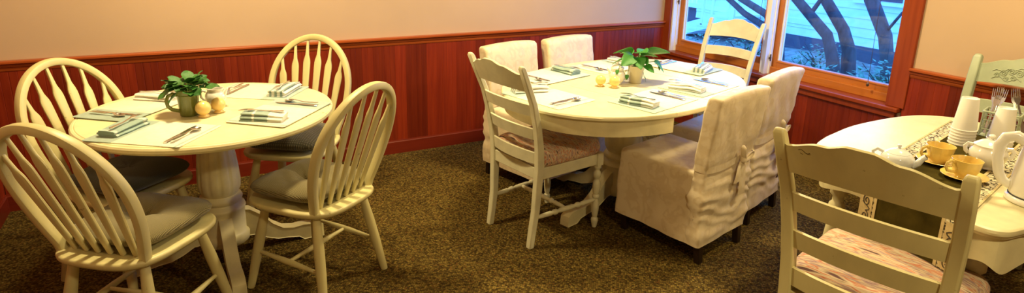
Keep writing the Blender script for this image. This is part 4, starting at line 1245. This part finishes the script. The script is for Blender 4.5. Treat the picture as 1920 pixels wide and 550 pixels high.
hx_ = 10.2
hr_ = empty('neighbouring_house', (hx_, 6.5, GZ), 0, label='white clapboard house seen through the right window', cat='house')
bm_ = G().box((-.012, 0, 0), (.024, 7.4, .17), Matrix.Rotation(R(5), 3, 'Y')).mesh('clapboard', False); bm_.materials.append(M['siding'])
mk('wall_core', G().box((.1, 0, 1.5), (.15, 7.4, 3.0)), M['siding'], hr_, smooth=False)
mk('foundation', G().box((.0, 0, .14), (.12, 7.4, .28)), M['porch_dark'], hr_, smooth=False)
for k in range(17): mk('clapboard', bm_, None, hr_, loc=(-.01, 0, .36 + k * .155))
for yy, wd in ((-1.9, .9), (-.4, .9)):
    wn = mk('window_frame', G().box((-.06, yy, 1.55), (.06, wd, 1.1)), M['porch_white'], hr_, smooth=False)
    mk('pane', G().box((-.095, yy, 1.55), (.01, wd - .14, .96)), M['porch_dark'], wn, smooth=False)

ps = empty('porch_stairs', (9.3, 9.0, GZ), 0, label='white porch with stair rails seen through the left window', cat='stairs')
mk('porch_skirt', G().box((1.0, .2, .25), (.1, 3.6, .5)), M['porch_dark'], ps, smooth=False)
mk('deck', G().box((1.3, .2, .54), (.9, 3.8, .1)), M['porch_white'], ps, smooth=False)
for k in range(26): mk('picket', G().box((.92, -1.6 + k * .14, .98), (.04, .06, .8)), M['porch_white'], ps, smooth=False)
mk('top_rail', G().box((.92, .2, 1.4), (.07, 3.8, .06)), M['porch_white'], ps, smooth=False)
for k in range(5): mk('step', G().box((.35, .55 - k * .26, .10 + k * .11), (.95, .28, .05)), M['porch_white'], ps, smooth=False)
for xx in (-.12, .82):
    mk('stringer', G().loft([[(xx, .75, -.02), (xx + .05, .75, -.02), (xx + .05, .75, .22), (xx, .75, .22)], [(xx, -.75, .48), (xx + .05, -.75, .48), (xx + .05, -.75, .72), (xx, -.75, .72)]]), M['porch_white'], ps, smooth=False)
    mk('hand_rail', G().tube([(xx, .85, .75), (xx, -.75, 1.42)], .03, 8), M['porch_white'], ps)
    for k in range(3): mk('baluster', G().box((xx + .02, .7 - k * .65, .45 + k * .25), (.05, .05, .75)), M['porch_white'], ps, smooth=False)

def tree(name, path, rads, label, branches=(), leaves=0, seed=1):
    b0 = Vector(path[0])
    r = empty(name, tuple(b0), 0, label=label, cat='tree', group='garden trees')
    mk('trunk', G().tube([Vector(p) - b0 for p in path], rads, 12), M['bark'], r, ang=70)
    for bp, br in branches: mk('branch', G().tube([Vector(p) - b0 for p in bp], br, 8), M['bark'], r, ang=70)
    if leaves:
        rnd = random.Random(seed); g = G()
        for k in range(leaves):
            c = Vector((rnd.gauss(0, .7), rnd.gauss(0, .9), rnd.uniform(1.6, 3.0)))
            a, e = rnd.uniform(0, 6.28), rnd.uniform(-.7, .7); s = rnd.uniform(.06, .12)
            d = Vector((math.cos(a), math.sin(a), e)).normalized() * s; p = d.cross(Vector((0, 0, 1))).normalized() * s * .35
            g.add([c, c + d * .5 + p, c + d, c + d * .5 - p], [(0, 1, 2, 3)])
        mk('foliage', g, M['shrub'], r, smooth=False, kind='stuff')
tree('garden_tree', [(7.2, 4.70, -.45), (7.2, 4.80, .1), (7.2, 4.93, .40), (7.15, 5.42, .82), (7.1, 6.0, 1.5), (7.0, 6.4, 2.6)], [0.096, 0.078, 0.069, 0.060, 0.048, 0.030], 'dark leaning tree trunk, leftmost in the right window', (([(7.2, 5.2, .65), (7.3, 5.0, 1.1), (7.3, 4.9, 1.9)], [0.030, 0.024, 0.018]),), 120, 3)
tree('garden_tree', [(7.5, 4.72, -.45), (7.5, 4.80, .2), (7.5, 4.92, .45), (7.5, 5.28, .86), (7.5, 5.6, 1.5), (7.5, 5.8, 2.6)], [0.102, 0.084, 0.075, 0.069, 0.054, 0.030], 'thick dark tree trunk in the middle of the right window', (), 120, 5)
tree('garden_tree', [(7.2, 4.02, -.45), (7.2, 4.12, .2), (7.2, 4.20, .50), (7.2, 4.44, .90), (7.2, 4.65, 1.6), (7.2, 4.7, 2.6)], [0.072, 0.072, 0.075, 0.078, 0.060, 0.030], 'dark tree trunk at the right of the right window', (([(7.2, 4.2, .55), (7.1, 4.0, .8), (7.1, 3.7, 1.05), (7.1, 3.5, 1.6)], [0.018, 0.015, 0.012, 0.009]),), 120, 7)
tree('garden_tree', [(6.5, 4.95, -.45), (6.5, 5.05, .25), (6.5, 5.34, .50), (6.5, 5.67, .62), (6.5, 5.96, .78), (6.45, 6.3, 1.2), (6.4, 6.5, 2.4)], [0.060, 0.054, 0.045, 0.039, 0.036, 0.033, 0.024], 'dark forked branch crossing the left window', (([(6.5, 5.1, .35), (6.5, 5.3, .64), (6.5, 5.74, .80), (6.5, 6.0, 1.3), (6.4, 6.1, 2.2)], [0.054, 0.051, 0.048, 0.036, 0.024]),), 120, 9)

def shrub(x, y, rad, hgt, n, label, seed):
    rnd = random.Random(seed); z0 = gh(x, y) - .03
    r = empty('garden_shrub', (x, y, z0), 0, label=label, cat='shrub', group='garden shrubs')
    gst, gl_ = G(), G()
    for k in range(9):
        a = rnd.uniform(0, 6.28); t = Vector((math.cos(a) * rad * .7, math.sin(a) * rad * .7, hgt * rnd.uniform(.6, 1)))
        gst.tube([(0, 0, 0), t * .5 + Vector((0, 0, hgt * .15)), t], [.012, .008, .004], 5)
    mk('stems', gst, M['bark'], r)
    for k in range(n):
        a = rnd.uniform(0, 6.28); q = rnd.random() ** .5
        c = Vector((math.cos(a) * rad * q, math.sin(a) * rad * q, hgt * rnd.uniform(.15, 1) * (1.05 - .5 * q * q)))
        d = Vector((math.cos(a + rnd.uniform(-.8, .8)), math.sin(a + rnd.uniform(-.8, .8)), rnd.uniform(-.6, .7))).normalized() * rnd.uniform(.035, .085)
        p = d.cross(Vector((0, 0, 1))).normalized() * d.length * .32
        gl_.add([c, c + d * .4 + p, c + d, c + d * .4 - p], [(0, 1, 2, 3)])
    mk('foliage', gl_, M['shrub'], r, smooth=False, kind='stuff')
sh = [(5.6, 4.75, .40, .55, 'at the left foot of the right window'), (6.1, 4.3, .45, .50, 'in the lower middle of the right window'), (5.7, 3.75, .40, .45, 'in the lower right of the right window'), (6.3, 3.5, .45, .60, 'at the right edge of the right window'), (6.6, 6.5, .45, .65, 'at the lower left of the left window'), (6.9, 5.9, .40, .55, 'under the branch in the left window'), (7.9, 4.2, .50, .60, 'behind the right trunk in the right window'), (8.2, 5.6, .50, .60, 'between the trunks in the right window'), (5.2, 3.3, .34, .38, 'close below the middle of the right window'), (5.0, 2.75, .32, .36, 'close below the right corner of the right window')]
for i, (x, y, a, h_, t) in enumerate(sh): shrub(x, y, a, h_, 900, 'leafy low shrub outside ' + t, 40 + i)
